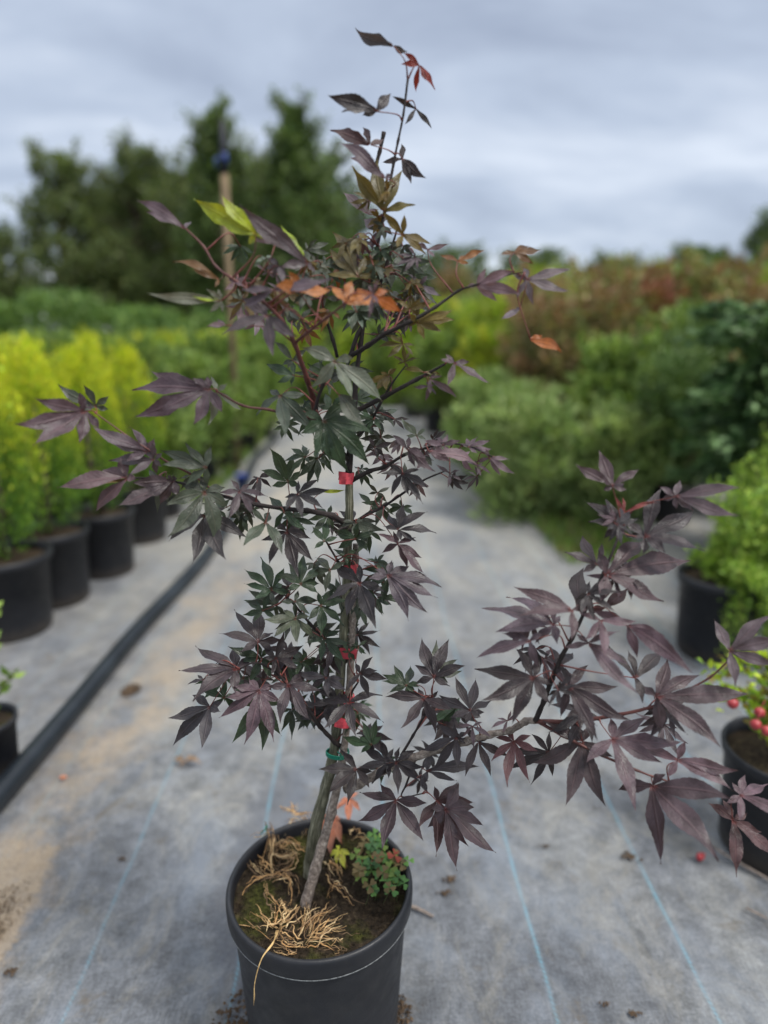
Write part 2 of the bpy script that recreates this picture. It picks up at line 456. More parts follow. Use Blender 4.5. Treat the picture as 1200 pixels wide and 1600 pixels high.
    # paler, drier mat further along the path
    far = ramp(t, mathn(t, 'MULTIPLY', Y, .1), [(0.15, g3(0)), (0.36, g3(1))])
    c = mixc(t, mathn(t, 'MULTIPLY', far, .5), c, ramp(t, big, [(.35, (.21, .22, .23)), (.65, (.37, .35, .30))]))
    h = mathn(t, 'ADD', mathn(t, 'ADD', mathn(t, 'MULTIPLY', wy, .4), mathn(t, 'MULTIPLY', wx, .4)), mathn(t, 'MULTIPLY', fine, .5))
    p = N(t, 'ShaderNodeBsdfPrincipled', ins={'Roughness': .66, 'Specular IOR Level': .3})
    t.links.new(c, p.inputs['Base Color'])
    t.links.new(bump(t, h, .7, .0014), p.inputs['Normal'])
    finish(t, p.outputs[0]); return m

M = {}
M['leaf'] = mat_maple_leaf()
M['petiole'] = mat_simple('petiole', (.10, .022, .020), (.22, .06, .045), 120, .45, 0)
M['twig'] = mat_bark('maple_twig', (.012, .009, .009), (.030, .022, .021), (.065, .050, .045), 8, 60)
M['redtwig'] = mat_simple('red_twig', (.07, .022, .02), (.15, .05, .04), 60, .5, .3)
M['bark'] = mat_bark('maple_bark', (.045, .044, .026), (.15, .145, .095), (.34, .32, .24), 18, 30)
M['cane'] = mat_bark('cane_bark', (.08, .06, .045), (.23, .185, .155), (.46, .40, .34), 7, 150)
M['pot'] = mat_plastic_pot()
M['wornline'] = mat_simple('worn_plastic', (.06, .065, .07), (.30, .31, .31), 300, .5, 0)
M['soil'] = mat_soil('potting_soil', .85)
M['soil_dry'] = mat_soil('dry_soil', .1, 1.6)
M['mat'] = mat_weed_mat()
def mat_straw():
    m, t = mat('dry_straw')
    col = N(t, 'ShaderNodeAttribute', attribute_name='col').outputs['Color']
    geo = N(t, 'ShaderNodeNewGeometry').outputs['Position']
    c = mixc(t, 1.0, col, ramp(t, tnoise(t, geo, 130, 4), [(0.3, (.45, .36, .30)), (0.7, (1.3, 1.25, 1.15))]), 'MULTIPLY')
    p = N(t, 'ShaderNodeBsdfPrincipled', ins={'Roughness': .7, 'Specular IOR Level': .3}); t.links.new(c, p.inputs['Base Color'])
    finish(t, p.outputs[0]); return m
M['straw'] = mat_straw()
M['tape'] = mat_simple('red_tape', (.45, .035, .055), (.62, .085, .11), 60, .42, .2)
M['greentie'] = mat_simple('green_tie', (.0, .16, .10), (.02, .26, .17), 60, .4, 0)
M['pipe'] = mat_simple('black_pipe', (.006, .008, .011), (.020, .026, .033), 6, .36, .2, 60, .001)
M['foliage'] = mat_foliage('foliage')
M['gloss'] = mat_foliage('glossy_foliage', .5, .2, .25)
M['trunk'] = mat_simple('trunk_bark', (.05, .035, .025), (.14, .10, .07), 12, .8, .6, 40, .01)
M['wood'] = mat_simple('stake_wood', (.13, .09, .05), (.24, .17, .095), 14, .7, .4, 60, .003)
M['darkpaint'] = mat_simple('dark_sleeve', (.012, .014, .02), (.03, .03, .04), 14, .6, 0)
M['blue'] = mat_simple('blue_plastic', (.01, .03, .16), (.015, .05, .24), 14, .4, 0)
M['white'] = mat_simple('white_wall', (.62, .64, .66), (.78, .79, .80), 2, .7, 0)
M['roofm'] = mat_simple('roof_sheet', (.30, .32, .35), (.42, .44, .47), 2, .5, 0)
M['berry'] = mat_simple('berry_skin', (.26, .02, .03), (.40, .06, .06), 60, .3, 0)
M['debris'] = mat_simple('dirt', (.035, .022, .013), (.13, .085, .05), 60, .9, .8, 200, .003)
M['grass'] = mat_foliage('grass')
M['groundm'] = mat_simple('field_ground', (.035, .05, .014), (.11, .12, .04), 1.4, .9, .5, 10, .05)

# ------------------------------------------------------------------ the setting: ground
def sheet(name, x0, x1, y0, y1, z, m, nx=1, ny=1, wav=0.0):
    mb = MB(); vs = []; fs = []
    for j in range(ny + 1):
        for i in range(nx + 1):
            x = x0 + (x1 - x0) * i / nx; y = y0 + (y1 - y0) * j / ny
            h = wav * noise.noise(Vector((x * 1.6, y * 1.6, 3.3))) + wav * .35 * noise.noise(Vector((x * 6, y * 5, 7)))
            vs.append((x, y, z + h))
    for j in range(ny):
        for i in range(nx):
            a = j * (nx + 1) + i
            fs.append((a, a + 1, a + nx + 2, a + nx + 1))
    mb.add(vs, fs)
    return mb.build(name, m)
tag(sheet('ground', -400, 400, -20, 900, -.03, M['groundm']), kind='structure')
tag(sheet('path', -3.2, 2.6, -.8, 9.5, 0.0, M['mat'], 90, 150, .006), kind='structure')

# ------------------------------------------------------------------ maple leaves
PT = np.array([0, .06, .15, .28, .42, .52, .64, .76, .86, .94, 1.0])
PW = np.array([.26, .30, .42, .74, .97, .98, .80, .50, .25, .09, 0.0])
def leaf(mb, C, tips, Nn, col, rng, wf=1.0, arch=.10, rows=34, sag=0.0, fold=.22, basal=True):
    Nn = Nn.normalized()
    ex = (tips[0] - C); ex = (ex - Nn * ex.dot(Nn)).normalized(); ey = Nn.cross(ex)
    T = []
    for tp in tips:
        d = tp - C
        T.append([math.atan2(d.dot(ey), d.dot(ex)), d, d.length])
    T.sort(key=lambda q: q[0])
    Lm = max(q[2] for q in T); k = len(T)
    if basal and k >= 3:
        gaps = [((T[(i + 1) % k][0] - T[i][0]) % (2 * math.pi), i) for i in range(k)]
        g, gi = max(gaps)
        if g > R(165):
            step = min(R(48), g * .26)
            for (src, sg) in ((T[gi], 1), (T[(gi + 1) % k], -1)):
                a = src[0] + sg * step; L = min(src[2] * .8, Lm * .52) * rng.uniform(.7, 1.0)
                T.append([a, (ex * math.cos(a) + ey * math.sin(a)) * L, L])
            T.sort(key=lambda q: q[0] % (2 * math.pi)); k = len(T)
    cnt = 0
    for i in range(k):
        a, d, L = T[i]
        gp = (T[(i + 1) % k][0] - a) % (2 * math.pi) if k > 1 else 6
        gm = (a - T[(i - 1) % k][0]) % (2 * math.pi) if k > 1 else 6
        lim = []
        for gap in (gm, gp):
            lim.append(9.0 if gap > 2.3 else math.tan(max(gap / 2, R(12))))
        side = Nn.cross(d).normalized()
        wmax = (.086 * L + .034 * Lm) * wf
        bendS = rng.uniform(-.10, .10) * L * (1.6 if k < 4 else 1); tw = rng.uniform(-.75, .75); dip = rng.uniform(-.02, .16) * L
        ar = arch * L * rng.uniform(.6, 1.4)
        lift = (cnt % 2) * .0006; cnt += 1
        ph = rng.uniform(0, 6)
        vs = []; uv = []; cc = []
        for r_ in range(rows + 1):
            t = r_ / rows
            t = t ** .92
            w = wmax * float(np.interp(t, PT, PW))
            if .28 < t < .97: w *= (1.035, 1.0, .965)[r_ % 3]
            base = C + d * t + side * (bendS * math.sin(math.pi * t) * t) + Nn * (ar * math.sin(math.pi * t ** .85) + lift) + Vector((0, 0, -sag * L * t * (1 - t)))
            base = base - Nn * (dip * t * t * (1 - t) * 2.2)
            ca, sn = math.cos(tw * t), math.sin(tw * t)
            sd, nr_ = side * ca + Nn * sn, Nn * ca - side * sn
            for ci, u in enumerate((-1, -.5, 0, .5, 1)):
                lm = lim[0] if u < 0 else lim[1]
                ww = min(w, max(t * L, 1e-5) * lm)
                rip = .10 * wmax * math.sin(ph + t * 15 + u * 1.5) * abs(u)
                vs.append(base + sd * (u * ww) + nr_ * (fold * abs(u) * ww + rip))
                uv.append((.5 + .5 * u * (ww / max(w, 1e-6)), t))
        fs = []
        for r_ in range(rows):
            for c_ in range(4):
                q = r_ * 5 + c_
                fs.append((q, q + 1, q + 6, q + 5))
        vk = rng.uniform(.88, 1.12)
        mb.add([tuple(v) for v in vs], fs, tuple(x * vk for x in col), uv, 0)

LC = {  # leaf colours
 'p': (.054, .037, .045),   # plum
 'P': (.078, .054, .065),   # pale plum, nearest leaves
 'd': (.031, .025, .028),   # dark plum
 'g': (.022, .040, .019),   # dark green
 'G': (.038, .050, .034),   # grey green
 's': (.088, .064, .076),   # silvery plum
 'S': (.10, .12, .09),      # silvery green
 'o': (.080, .062, .012),   # olive
 'O': (.27, .095, .022),    # orange underside
 'b': (.14, .062, .016),    # brown orange
 'L': (.17, .23, .010),     # lime
 'r': (.16, .020, .016),    # red
 'R': (.060, .030, .032),   # wine
}
Y0 = .845
# each branch: pixel polyline with depth Y, radii, then its leaves: (cx, cy, Y, colour, tips, width)
BR = []
def B(pts, rad, leaves, mt='twig'): BR.append((pts, rad, leaves, mt))

# leader above the tapes and its top shoots
B([(545,745,.845),(548,690,.845),(553,640,.845),(556,600,.85),(563,540,.85),(575,470,.85),(587,400,.85),(602,325,.85),(609,288,.85),(615,255,.85),(622,220,.85),(630,180,.85),(637,125,.85)],
  [.0046,.0040,.0036,.0032,.0027,.0022,.0019,.0017,.0015,.0014,.0013,.0012,.0013], [
 (615,72,.84,'d',[(555,43),(574,52),(637,80)],1.1),
 (655,102,.85,'r',[(630,82),(626,101),(650,145),(666,127),(680,141)],1.1),
 (588,174,.83,'d',[(511,149),(534,175),(611,146),(565,181)],1.35),
 (650,170,.86,'d',[(611,150),(632,195),(675,202)],1.1),
 (579,226,.83,'R',[(516,204),(549,202),(567,199),(600,217)],1.2),
 (629,249,.86,'d',[(597,254),(627,224),(642,287),(667,279)],1.1),
 (602,278,.80,'s',[(525,224),(544,246),(612,272)],1.2),
 (600,330,.83,'o',[(550,259),(590,246),(630,265),(650,320)],1.1),
 (629,367,.82,'o',[(597,330),(632,334),(674,382),(620,388),(666,398)],1.15),
 (574,334,.87,'s',[(534,299),(567,302),(592,327)],1.4),
 (590,362,.86,'s',[(567,342),(583,395),(614,356),(604,330)],1.5),
 (560,433,.82,'o',[(518,362),(515,387),(570,398),(586,430)],.9),
 (566,430,.86,'s',[(540,372),(600,398),(596,452)],1.1),
 (612,418,.87,'G',[(600,385),(640,398),(648,428),(610,455)],1.2),
 (575,480,.88,'G',[(548,455),(602,470),(598,508),(556,505)],1.2),
])
# cut-off dark stub
B([(577,300,.86),(586,265,.86),(593,238,.86),(600,206,.86)], [.0022,.0024,.0020,.0024], [])
# second stem up the middle
B([(547,557,.845),(560,520,.85),(585,470,.86),(605,410,.86),(620,360,.86)], [.0028,.0024,.002,.0018,.0012], [
 (655,447,.85,'s',[(636,428),(690,462),(648,478),(668,430)],1.1),
 (640,415,.87,'G',[(618,395),(662,400),(664,428),(630,440)],1.1),
 (630,470,.86,'G',[(600,455),(640,440),(662,462),(615,492)],1.1),
])
# right upper branch to the olive leaves and far right sprigs
B([(547,557,.845),(575,540,.83),(600,523,.82),(640,503,.80),(680,480,.79),(715,455,.79),(740,446,.78),(790,430,.77),(820,425,.76)],
  [.0030,.0028,.0026,.0022,.0018,.0013,.001,.0008,.0007], [
 (652,504,.80,'o',[(712,500),(710,483),(691,519),(677,479),(640,490)],1.1),
 (640,483,.81,'o',[(676,474),(659,462),(618,470)],1.1),
 (745,446,.78,'s',[(730,447),(759,418),(808,423),(815,462),(778,472)],.95),
 (824,437,.76,'s',[(817,418),(894,420),(892,455),(834,477)],1.0),
 (812,483,.77,'s',[(781,500),(806,480)],1.1),
 (803,395,.78,'b',[(782,398),(845,391),(834,413),(827,384)],1.1),
 (829,530,.74,'O',[(878,551),(848,524)],1.3),
 (715,409,.80,'b',[(687,399),(757,392),(728,399),(733,412)],1.0),
 (668,390,.83,'s',[(652,380),(701,381),(680,402)],1.1),
])
# right middle branch
B([(550,650,.845),(560,641,.84),(600,620,.83),(651,593,.81),(695,569,.79)], [.0034,.0031,.0028,.0022,.0014], [
 (710,567,.78,'s',[(699,604),(767,600),(686,562)],1.0),
 (670,604,.80,'s',[(646,604),(664,627),(683,619)],1.1),
 (672,592,.80,'s',[(714,622),(692,588),(700,606)],.9),
 (607,587,.84,'o',[(573,600),(585,613),(604,610),(620,575)],1.2),
 (662,582,.80,'o',[(629,578),(690,586)],1.1),
 (600,650,.85,'G',[(580,630),(622,640),(616,668)],1.0),
])
B([(549,690,.845),(577,663,.84),(593,633,.83),(612,600,.83),(635,570,.83)], [.0020,.0017,.0015,.0011,.0008], [
 (632,566,.83,'o',[(612,556),(640,548),(655,560)],1.0),
 (617,655,.84,'d',[(595,640),(640,655),(632,672)],1.0),
])
# upper left fork
B([(493,647,.835),(488,620,.83),(480,593,.81),(460,537,.77),(440,500,.75),(410,470,.74),(370,440,.74),(338,417,.75),(318,385,.76),(291,358,.77)],
  [.0040,.0036,.0030,.0026,.0020,.0017,.0014,.0014,.0013,.0009], [
 (290,358,.77,'s',[(213,313),(228,331),(298,346)],1.2),
 (400,367,.74,'L',[(303,311),(347,305),(388,383),(427,363),(335,343)],1.15),
 (480,412,.74,'s',[(373,318),(420,352),(491,421)],1.2),
 (476,410,.755,'L',[(438,352),(455,372)],1.0),
 (430,381,.76,'s',[(390,377),(452,388),(409,363)],1.0),
 (343,438,.75,'b',[(270,409),(300,421),(335,449)],1.0),
 (345,470,.73,'S',[(230,458),(322,452),(327,488)],.9),
 (347,470,.735,'L',[(300,462)],.8),
 (367,441,.74,'s',[(356,434),(385,430),(380,448),(350,452)],1.0),
 (380,470,.76,'o',[(360,500),(398,505),(420,470)],1.1),
], 'redtwig')
B([(460,537,.77),(480,520,.74),(510,497,.70),(540,473,.68)], [.0018,.0016,.0013,.0010], [
 (418,493,.70,'P',[(347,523),(377,466),(427,558),(467,527),(405,470)],1.15),
 (352,508,.73,'s',[(322,510),(340,498)],1.0),
 (427,453,.69,'P',[(377,481),(376,452),(520,434),(480,440)],1.0),
 (467,454,.70,'O',[(430,447),(450,424),(517,453)],1.7),
 (540,473,.67,'O',[(517,447),(551,438),(584,458),(600,470)],1.5),
 (585,462,.67,'O',[(627,487),(607,455)],1.6),
 (583,460,.66,'P',[(575,500),(592,436),(590,478)],.9),
], 'redtwig')
B([(527,558,.845),(520,530,.84),(507,490,.84),(500,450,.85),(492,420,.86)], [.0022,.002,.0018,.0014,.001], [
 (490,423,.86,'G',[(470,405),(500,395),(515,420),(478,440)],1.1),
 (510,465,.86,'S',[(488,448),(525,440),(535,468),(500,490)],1.0),
 (468,500,.83,'G',[(448,480),(490,480),(488,520)],1.0),
 (440,455,.82,'s',[(415,440),(430,425),(462,440)],1.0),
 (418,425,.82,'s',[(395,412),(425,400),(440,420)],1.0),
])
# middle knot of big leaves
B([(546,720,.845),(520,690,.83),(500,660,.82),(493,640,.81),(505,600,.80),(520,570,.79)], [.0036,.003,.0027,.0024,.0018,.0013], [
 (523,565,.77,'S',[(470,543),(487,605),(550,624),(597,627),(553,560)],1.35),
 (530,617,.79,'G',[(573,667),(560,640)],1.3),
 (438,618,.80,'G',[(400,650),(445,684),(490,675),(421,609),(480,614)],1.1),
 (504,657,.79,'g',[(468,678),(490,716),(517,724),(545,738),(578,728),(584,678)],1.25),
 (460,587,.81,'g',[(415,568),(432,598),(422,576)],1.1),
 (457,563,.82,'G',[(427,533),(480,545),(440,572)],1.2),
 (517,640,.82,'g',[(508,614),(540,620),(553,642),(566,626)],1.2),
 (470,640,.83,'g',[(450,620),(462,655),(490,625)],1.2),
 (535,690,.83,'g',[(520,668),(560,672),(575,700),(555,712)],1.3),
 (480,585,.84,'g',[(462,560),(505,560),(508,590)],1.1),
])
# hidden left branch that carries the big leaf over the conifers
B([(500,655,.83),(460,650,.80),(420,640,.78),(380,634,.76),(340,612,.75)], [.0020,.0018,.0015,.0013,.001], [
 (327,608,.75,'p',[(206,610),(210,652),(245,643),(234,579),(301,665),(300,590)],1.05),
 (338,612,.765,'S',[(325,665),(382,643),(329,586),(355,600)],1.1),
], 'redtwig')
# left long branch
B([(541,820,.845),(519,806,.83),(479,798,.82),(446,795,.81),(400,788,.80),(340,773,.79),(300,760,.78),(270,752,.77),(235,748,.765),(200,746,.76)],
  [.0042,.0036,.0031,.0027,.0024,.002,.0017,.0014,.0012,.001], [
 (198,747,.755,'P',[(90,762),(159,734),(149,801),(213,750)],1.3),
 (200,750,.77,'o',[(122,764)],.6),
 (270,752,.76,'p',[(180,792),(206,754),(250,790),(262,742),(225,775)],1.35),
 (319,769,.77,'G',[(259,790),(262,839),(336,853),(357,794),(280,752)],1.25),
 (320,806,.80,'d',[(264,846),(301,881),(353,875),(386,840)],1.15),
 (374,768,.79,'s',[(341,769),(357,811),(416,801),(418,776),(398,810)],1.0),
 (415,817,.80,'G',[(380,853),(441,868),(387,795),(422,800)],1.15),
 (448,831,.81,'d',[(420,885),(466,902),(490,877),(408,844),(486,842)],1.1),
 (444,800,.80,'g',[(420,776),(428,828),(479,828),(462,806)],1.1),
 (501,769,.84,'L',[(541,765)],.7),
 (450,753,.83,'g',[(420,699),(405,734),(459,709),(424,760),(470,735),(468,758)],1.25),
 (465,772,.80,'d',[(499,749),(466,751),(444,777),(446,798),(474,810),(505,795),(516,765)],1.05),
 (395,795,.82,'g',[(378,780),(410,812),(384,815)],1.1),
])
B([(340,773,.79),(305,745,.78),(262,722,.77),(241,708,.765),(203,684,.76),(150,646,.75)], [.0016,.0014,.0012,.0011,.0010,.0007], [
 (132,643,.75,'p',[(21,662),(54,622),(124,611),(51,696),(124,692)],1.15),
 (149,635,.765,'G',[(90,599),(130,601),(170,619)],1.25),
 (229,706,.765,'s',[(142,664),(171,690),(203,668),(241,684)],1.1),
 (240,719,.755,'p',[(169,720),(201,743),(245,741),(224,680),(238,690)],1.05),
 (322,731,.77,'G',[(248,703),(289,691),(331,696),(250,727),(290,759),(325,759)],1.05),
], 'redtwig')
# right branches below the top tape
B([(550,751,.845),(578,736,.84),(600,730,.84),(633,710,.83),(665,700,.82),(700,692,.81),(740,700,.80),(770,714,.80)], [.0030,.0026,.0024,.0018,.0014,.0012,.001,.0008], [
 (629,740,.81,'d',[(595,740),(611,776),(661,788),(669,763),(640,775)],1.0),
 (585,699,.83,'d',[(576,681),(600,713),(615,690)],1.2),
 (637,703,.81,'p',[(611,679),(681,737),(651,733),(668,718)],1.0),
 (651,681,.82,'S',[(627,653),(667,670),(640,662)],1.1),
 (692,696,.81,'s',[(662,688),(699,678),(721,688),(682,680)],1.2),
 (732,699,.80,'s',[(728,684),(767,688),(769,701),(747,682)],1.1),
 (670,705,.78,'P',[(748,730),(705,722)],1.1),
 (765,716,.80,'s',[(743,722),(807,741),(783,744),(798,718),(757,700)],1.0),
 (703,740,.80,'s',[(699,763),(722,752),(681,725),(718,735)],1.0),
 (720,715,.82,'s',[(700,705),(742,735),(735,705)],1.0),
 (745,728,.81,'s',[(722,722),(768,742),(752,745)],.9),
])
B([(556,815,.845),(575,803,.84),(600,791,.84),(655,754,.82),(695,736,.80)], [.0024,.002,.0018,.0013,.0008], [
 (622,828,.80,'d',[(631,787),(668,800),(682,833),(651,846),(607,802)],1.25),
 (622,850,.79,'p',[(587,833),(596,865),(637,888),(667,900),(660,872)],1.1),
 (580,790,.86,'g',[(560,770),(600,775),(598,800)],1.1),
 (590,770,.87,'G',[(575,755),(610,760),(605,785)],1.0),
])
# short spurs on the trunk, middle
B([(543,900,.845),(530,880,.83),(515,855,.82),(505,838,.82)], [.002,.0016,.0013,.001], [
 (506,846,.81,'g',[(488,822),(512,812),(528,839),(490,858)],1.2),
 (556,842,.80,'g',[(523,828),(560,816),(587,831),(527,858),(575,862)],1.3),
 (563,912,.78,'d',[(509,938),(542,966),(587,982),(524,878),(604,926),(560,880)],1.2),
 (606,899,.75,'P',[(684,934),(669,958),(690,918),(638,970),(575,905),(640,884)],1.15),
 (589,879,.81,'g',[(572,873),(597,898),(612,883),(601,866)],1.1),
 (516,891,.81,'G',[(483,898),(509,927),(493,871),(540,878)],1.2),
 (540,870,.82,'g',[(520,858),(560,858),(548,890)],1.2),
 (588,935,.83,'g',[(570,920),(612,945),(640,935),(600,960)],1.1),
 (630,925,.82,'g',[(610,910),(650,950),(655,920)],1.1),
])
# left middle branch
B([(540,1020,.845),(524,1012,.84),(508,998,.83),(485,975,.82),(460,945,.81),(440,925,.81)], [.0030,.0026,.0023,.0018,.0013,.001], [
 (424,922,.80,'g',[(381,889),(407,870),(444,887),(381,912),(442,912)],1.25),
 (469,914,.80,'g',[(450,879),(475,866),(432,897),(498,883),(499,912)],1.25),
 (460,940,.79,'G',[(438,940),(462,966),(485,960),(498,938),(466,922)],1.15),
 (462,967,.78,'G',[(410,967),(426,998),(465,1007),(493,998),(486,964)],1.2),
 (411,954,.81,'g',[(381,938),(379,961),(422,924),(436,950)],1.1),
 (507,997,.80,'g',[(477,1005),(501,1035),(510,983),(533,985),(548,1005),(540,1036)],1.15),
 (501,946,.81,'g',[(481,969),(501,994),(538,979),(545,938),(524,918),(497,924)],1.25),
 (470,1035,.82,'g',[(450,1015),(478,1020),(488,1050),(462,1058)],1.1),
])
# lower left big branch
B([(530,1165,.845),(524,1160,.84),(500,1135,.82),(480,1107,.80),(450,1071,.79),(430,1050,.78),(400,1035,.78),(375,1045,.78)], [.0036,.0033,.0028,.0024,.0018,.0014,.0012,.001], [
 (403,1003,.80,'d',[(366,952),(342,990),(405,950),(427,989),(440,1000)],1.15),
 (368,1046,.78,'d',[(305,1009),(279,1048),(301,1096),(364,1012),(330,1040)],1.25),
 (407,1028,.80,'g',[(356,1010),(371,1036),(387,1068),(425,1062),(400,1000)],1.2),
 (430,1030,.78,'d',[(444,986),(474,1008),(466,1045),(438,1060),(411,1008)],1.15),
 (328,1104,.77,'d',[(262,1122),(270,1166),(315,1170),(345,1112)],1.15),
 (405,1079,.76,'p',[(342,1122),(381,1164),(428,1160),(440,1096),(364,1072),(350,1090)],1.15),
 (407,1095,.79,'g',[(362,1162),(409,1174),(440,1150)],1.1),
 (350,1090,.80,'g',[(310,1078),(330,1110),(320,1120),(372,1110)],1.2),
 (450,1071,.77,'d',[(418,1073),(438,1131),(487,1127),(503,1079),(481,1051),(466,1110)],1.15),
 (510,1059,.79,'d',[(462,1048),(485,1076),(512,1090),(542,1079),(509,1040),(538,1060)],1.15),
 (380,1060,.81,'g',[(350,1045),(365,1090),(410,1060)],1.2),
 (318,1062,.79,'d',[(292,1070),(318,1085),(345,1070)],1.1),
])
# leaves in front of the lower trunk
B([(541,1110,.845),(548,1085,.83),(560,1065,.82)], [.0022,.0018,.0012], [
 (563,1053,.79,'d',[(583,1026),(607,1061),(577,1092),(542,1079),(555,1035),(590,1048)],1.15),
 (546,1098,.77,'d',[(505,1139),(557,1152),(600,1129),(598,1087),(503,1096),(530,1085)],1.15),
 (581,1164,.80,'g',[(565,1126),(589,1122),(535,1151),(560,1150)],1.2),
 (545,1020,.83,'g',[(533,1000),(562,1005),(555,1035)],1.1),
 (560,1010,.84,'g',[(548,990),(575,1000),(572,1022)],1.0),
])
# low right branch: thick grey limb running to the near plum cluster
B([(540,1232,.85),(560,1225,.84),(600,1203,.82),(641,1186,.80),(686,1170,.77),(730,1158,.74),(765,1148,.71),(797,1141,.69),(822,1127,.67),(836,1127,.66)],
  [.0068,.0066,.0060,.0056,.0052,.0046,.0042,.0042,.0040,.0036], [
 (556,1202,.80,'d',[(497,1202),(513,1241),(543,1258),(577,1231),(531,1170),(582,1206)],1.2),
 (607,1192,.79,'d',[(559,1198),(581,1225),(567,1170),(596,1156)],1.15),
 (619,1192,.78,'d',[(584,1221),(622,1241),(656,1222),(664,1198),(651,1172)],1.15),
 (668,1205,.79,'d',[(660,1230),(714,1220),(749,1198),(667,1183),(720,1192)],1.0),
 (714,1153,.74,'d',[(657,1172),(684,1132),(676,1203),(717,1202),(740,1165)],1.1),
 (748,1160,.72,'d',[(727,1214),(767,1214),(798,1182),(727,1131),(770,1150)],1.15),
 (738,1135,.70,'s',[(716,1132),(740,1171),(769,1153),(722,1152),(755,1128)],.9),
 (803,1159,.68,'R',[(767,1190),(793,1230),(828,1223),(842,1174),(771,1153)],1.1),
 (793,1126,.67,'s',[(767,1139),(785,1147),(813,1115)],.9),
 (735,1111,.75,'d',[(686,1086),(711,1056),(743,1060),(768,1094),(702,1122),(757,1113)],1.15),
], 'cane')
B([(627,1180,.80),(645,1150,.79),(665,1115,.78),(676,1090,.77)], [.0020,.0017,.0013,.001], [
 (678,1058,.77,'d',[(659,996),(702,998),(648,1039),(728,1040),(690,1010)],1.2),
 (683,1056,.79,'G',[(682,1000),(716,1030),(722,1048)],1.2),
 (662,1092,.76,'d',[(602,1089),(626,1138),(681,1147),(709,1110),(653,1075),(635,1080)],1.15),
 (635,1072,.79,'g',[(615,1038),(641,1040),(597,1054),(657,1066)],1.2),
])
B([(650,1185,.80),(635,1225,.78),(628,1245,.77),(660,1240,.76)], [.0018,.0013,.0009,.0008], [
 (619,1251,.76,'p',[(559,1283),(597,1328),(662,1315),(562,1238),(594,1224),(668,1255)],1.2),
 (695,1265,.74,'p',[(668,1293),(714,1361),(775,1332),(741,1262),(755,1290)],1.25),
 (683,1252,.77,'R',[(716,1221),(742,1254),(654,1294),(681,1339),(733,1323),(678,1228)],1.1),
])
# near plum cluster: upright shoot
B([(836,1127,.66),(850,1095,.65),(863,1060,.64),(878,1025,.63),(894,997,.63),(922,938,.63),(943,895,.64),(961,852,.65),(969,829,.66)],
  [.0034,.0030,.0027,.0025,.0023,.0019,.0016,.0014,.0013], [
 (957,760,.66,'p',[(899,725),(936,704),(999,733),(940,745),(975,755)],1.5),
 (1055,776,.65,'P',[(1030,760),(1084,798),(1158,806),(1163,762),(1063,750)],1.1),
 (965,823,.67,'d',[(913,784),(945,778),(918,816),(972,790)],1.4),
 (1008,841,.65,'d',[(1034,763),(1085,797),(1101,860),(975,812),(1040,866)],1.3),
 (932,882,.65,'d',[(881,862),(910,835),(940,848)],1.25),
 (947,899,.63,'p',[(1012,846),(1080,876),(1037,940),(938,940),(936,860)],1.2),
 (904,950,.65,'d',[(913,886)],1.6),
 (945,950,.66,'R',[(981,918),(920,960)],1.5),
 (865,976,.62,'p',[(752,950),(791,933),(773,988),(836,1006),(859,942)],1.2),
 (893,954,.59,'P',[(802,917),(810,963),(891,1002),(925,945)],1.15),
 (938,970,.61,'P',[(996,970),(945,1030),(902,954),(912,1000)],1.2),
 (981,978,.60,'P',[(1084,1053),(996,1030),(926,954),(1040,995)],1.1),
 (828,1001,.59,'P',[(744,1028),(785,990),(844,1045),(850,990)],1.15),
 (833,1059,.62,'d',[(741,1045),(751,1095),(805,1012),(800,1133),(861,1100)],1.25),
 (889,1074,.61,'p',[(883,1042),(920,1039),(966,1072),(988,1126),(934,1158),(875,1122),(862,1076)],1.1),
 (992,1059,.62,'d',[(949,1006),(981,1016),(1039,1016),(1004,1099)],1.3),
 (876,1040,.64,'d',[(860,1010),(895,1020),(890,1065)],1.2),
 (920,1005,.60,'P',[(880,1010),(985,1040),(1000,1085)],.9),
 (976,800,.66,'r',[(1030,786),(961,774),(972,776)],.65),
])
# near plum cluster: low arm to the right edge
B([(836,1127,.66),(894,1127,.64),(965,1117,.62),(1020,1104,.60),(1060,1085,.59),(1110,1058,.58),(1145,1025,.57)], [.0030,.0026,.0022,.0017,.0013,.0011,.001], [
 (1026,1088,.59,'P',[(1043,1026),(1094,1055),(1178,1084),(1127,1169),(1030,1148),(998,1070)],1.15),
 (1141,1017,.57,'P',[(1116,968),(1210,960),(1228,1000),(1149,1073),(1215,1040)],1.3),
 (910,1159,.62,'d',[(830,1192),(883,1260),(947,1261),(848,1127),(898,1133)],1.25),
 (957,1155,.60,'p',[(1010,1121),(953,1121),(1066,1159),(993,1268),(916,1192),(1036,1192)],1.2),
], 'redtwig')
B([(843,1129,.66),(879,1149,.63),(940,1180,.60),(996,1204,.58),(1020,1213,.57),(1090,1235,.56),(1150,1250,.56)], [.0022,.0020,.0016,.0013,.0011,.001,.0009], [
 (1059,1188,.57,'P',[(1071,1157),(1155,1204),(1146,1236),(996,1168),(1042,1215)],1.3),
 (1020,1227,.56,'p',[(965,1235),(1032,1350),(1123,1346),(1040,1210),(1146,1250)],1.3),
 (1157,1243,.55,'P',[(1165,1210),(1155,1287),(1242,1275),(1200,1225)],1.3),
 (1145,1282,.56,'R',[(1151,1371),(1106,1255),(1222,1350),(1190,1300)],1.4),
], 'redtwig')

def yd(Y): return Y if Y > .8 else .8 - (.8 - Y) * .55
BR = [([(x, y, yd(Y)) for x, y, Y in p], r_, [(a, b, yd(Y), c, t, w) for a, b, Y, c, t, w in lv], mt) for p, r_, lv, mt in BR]
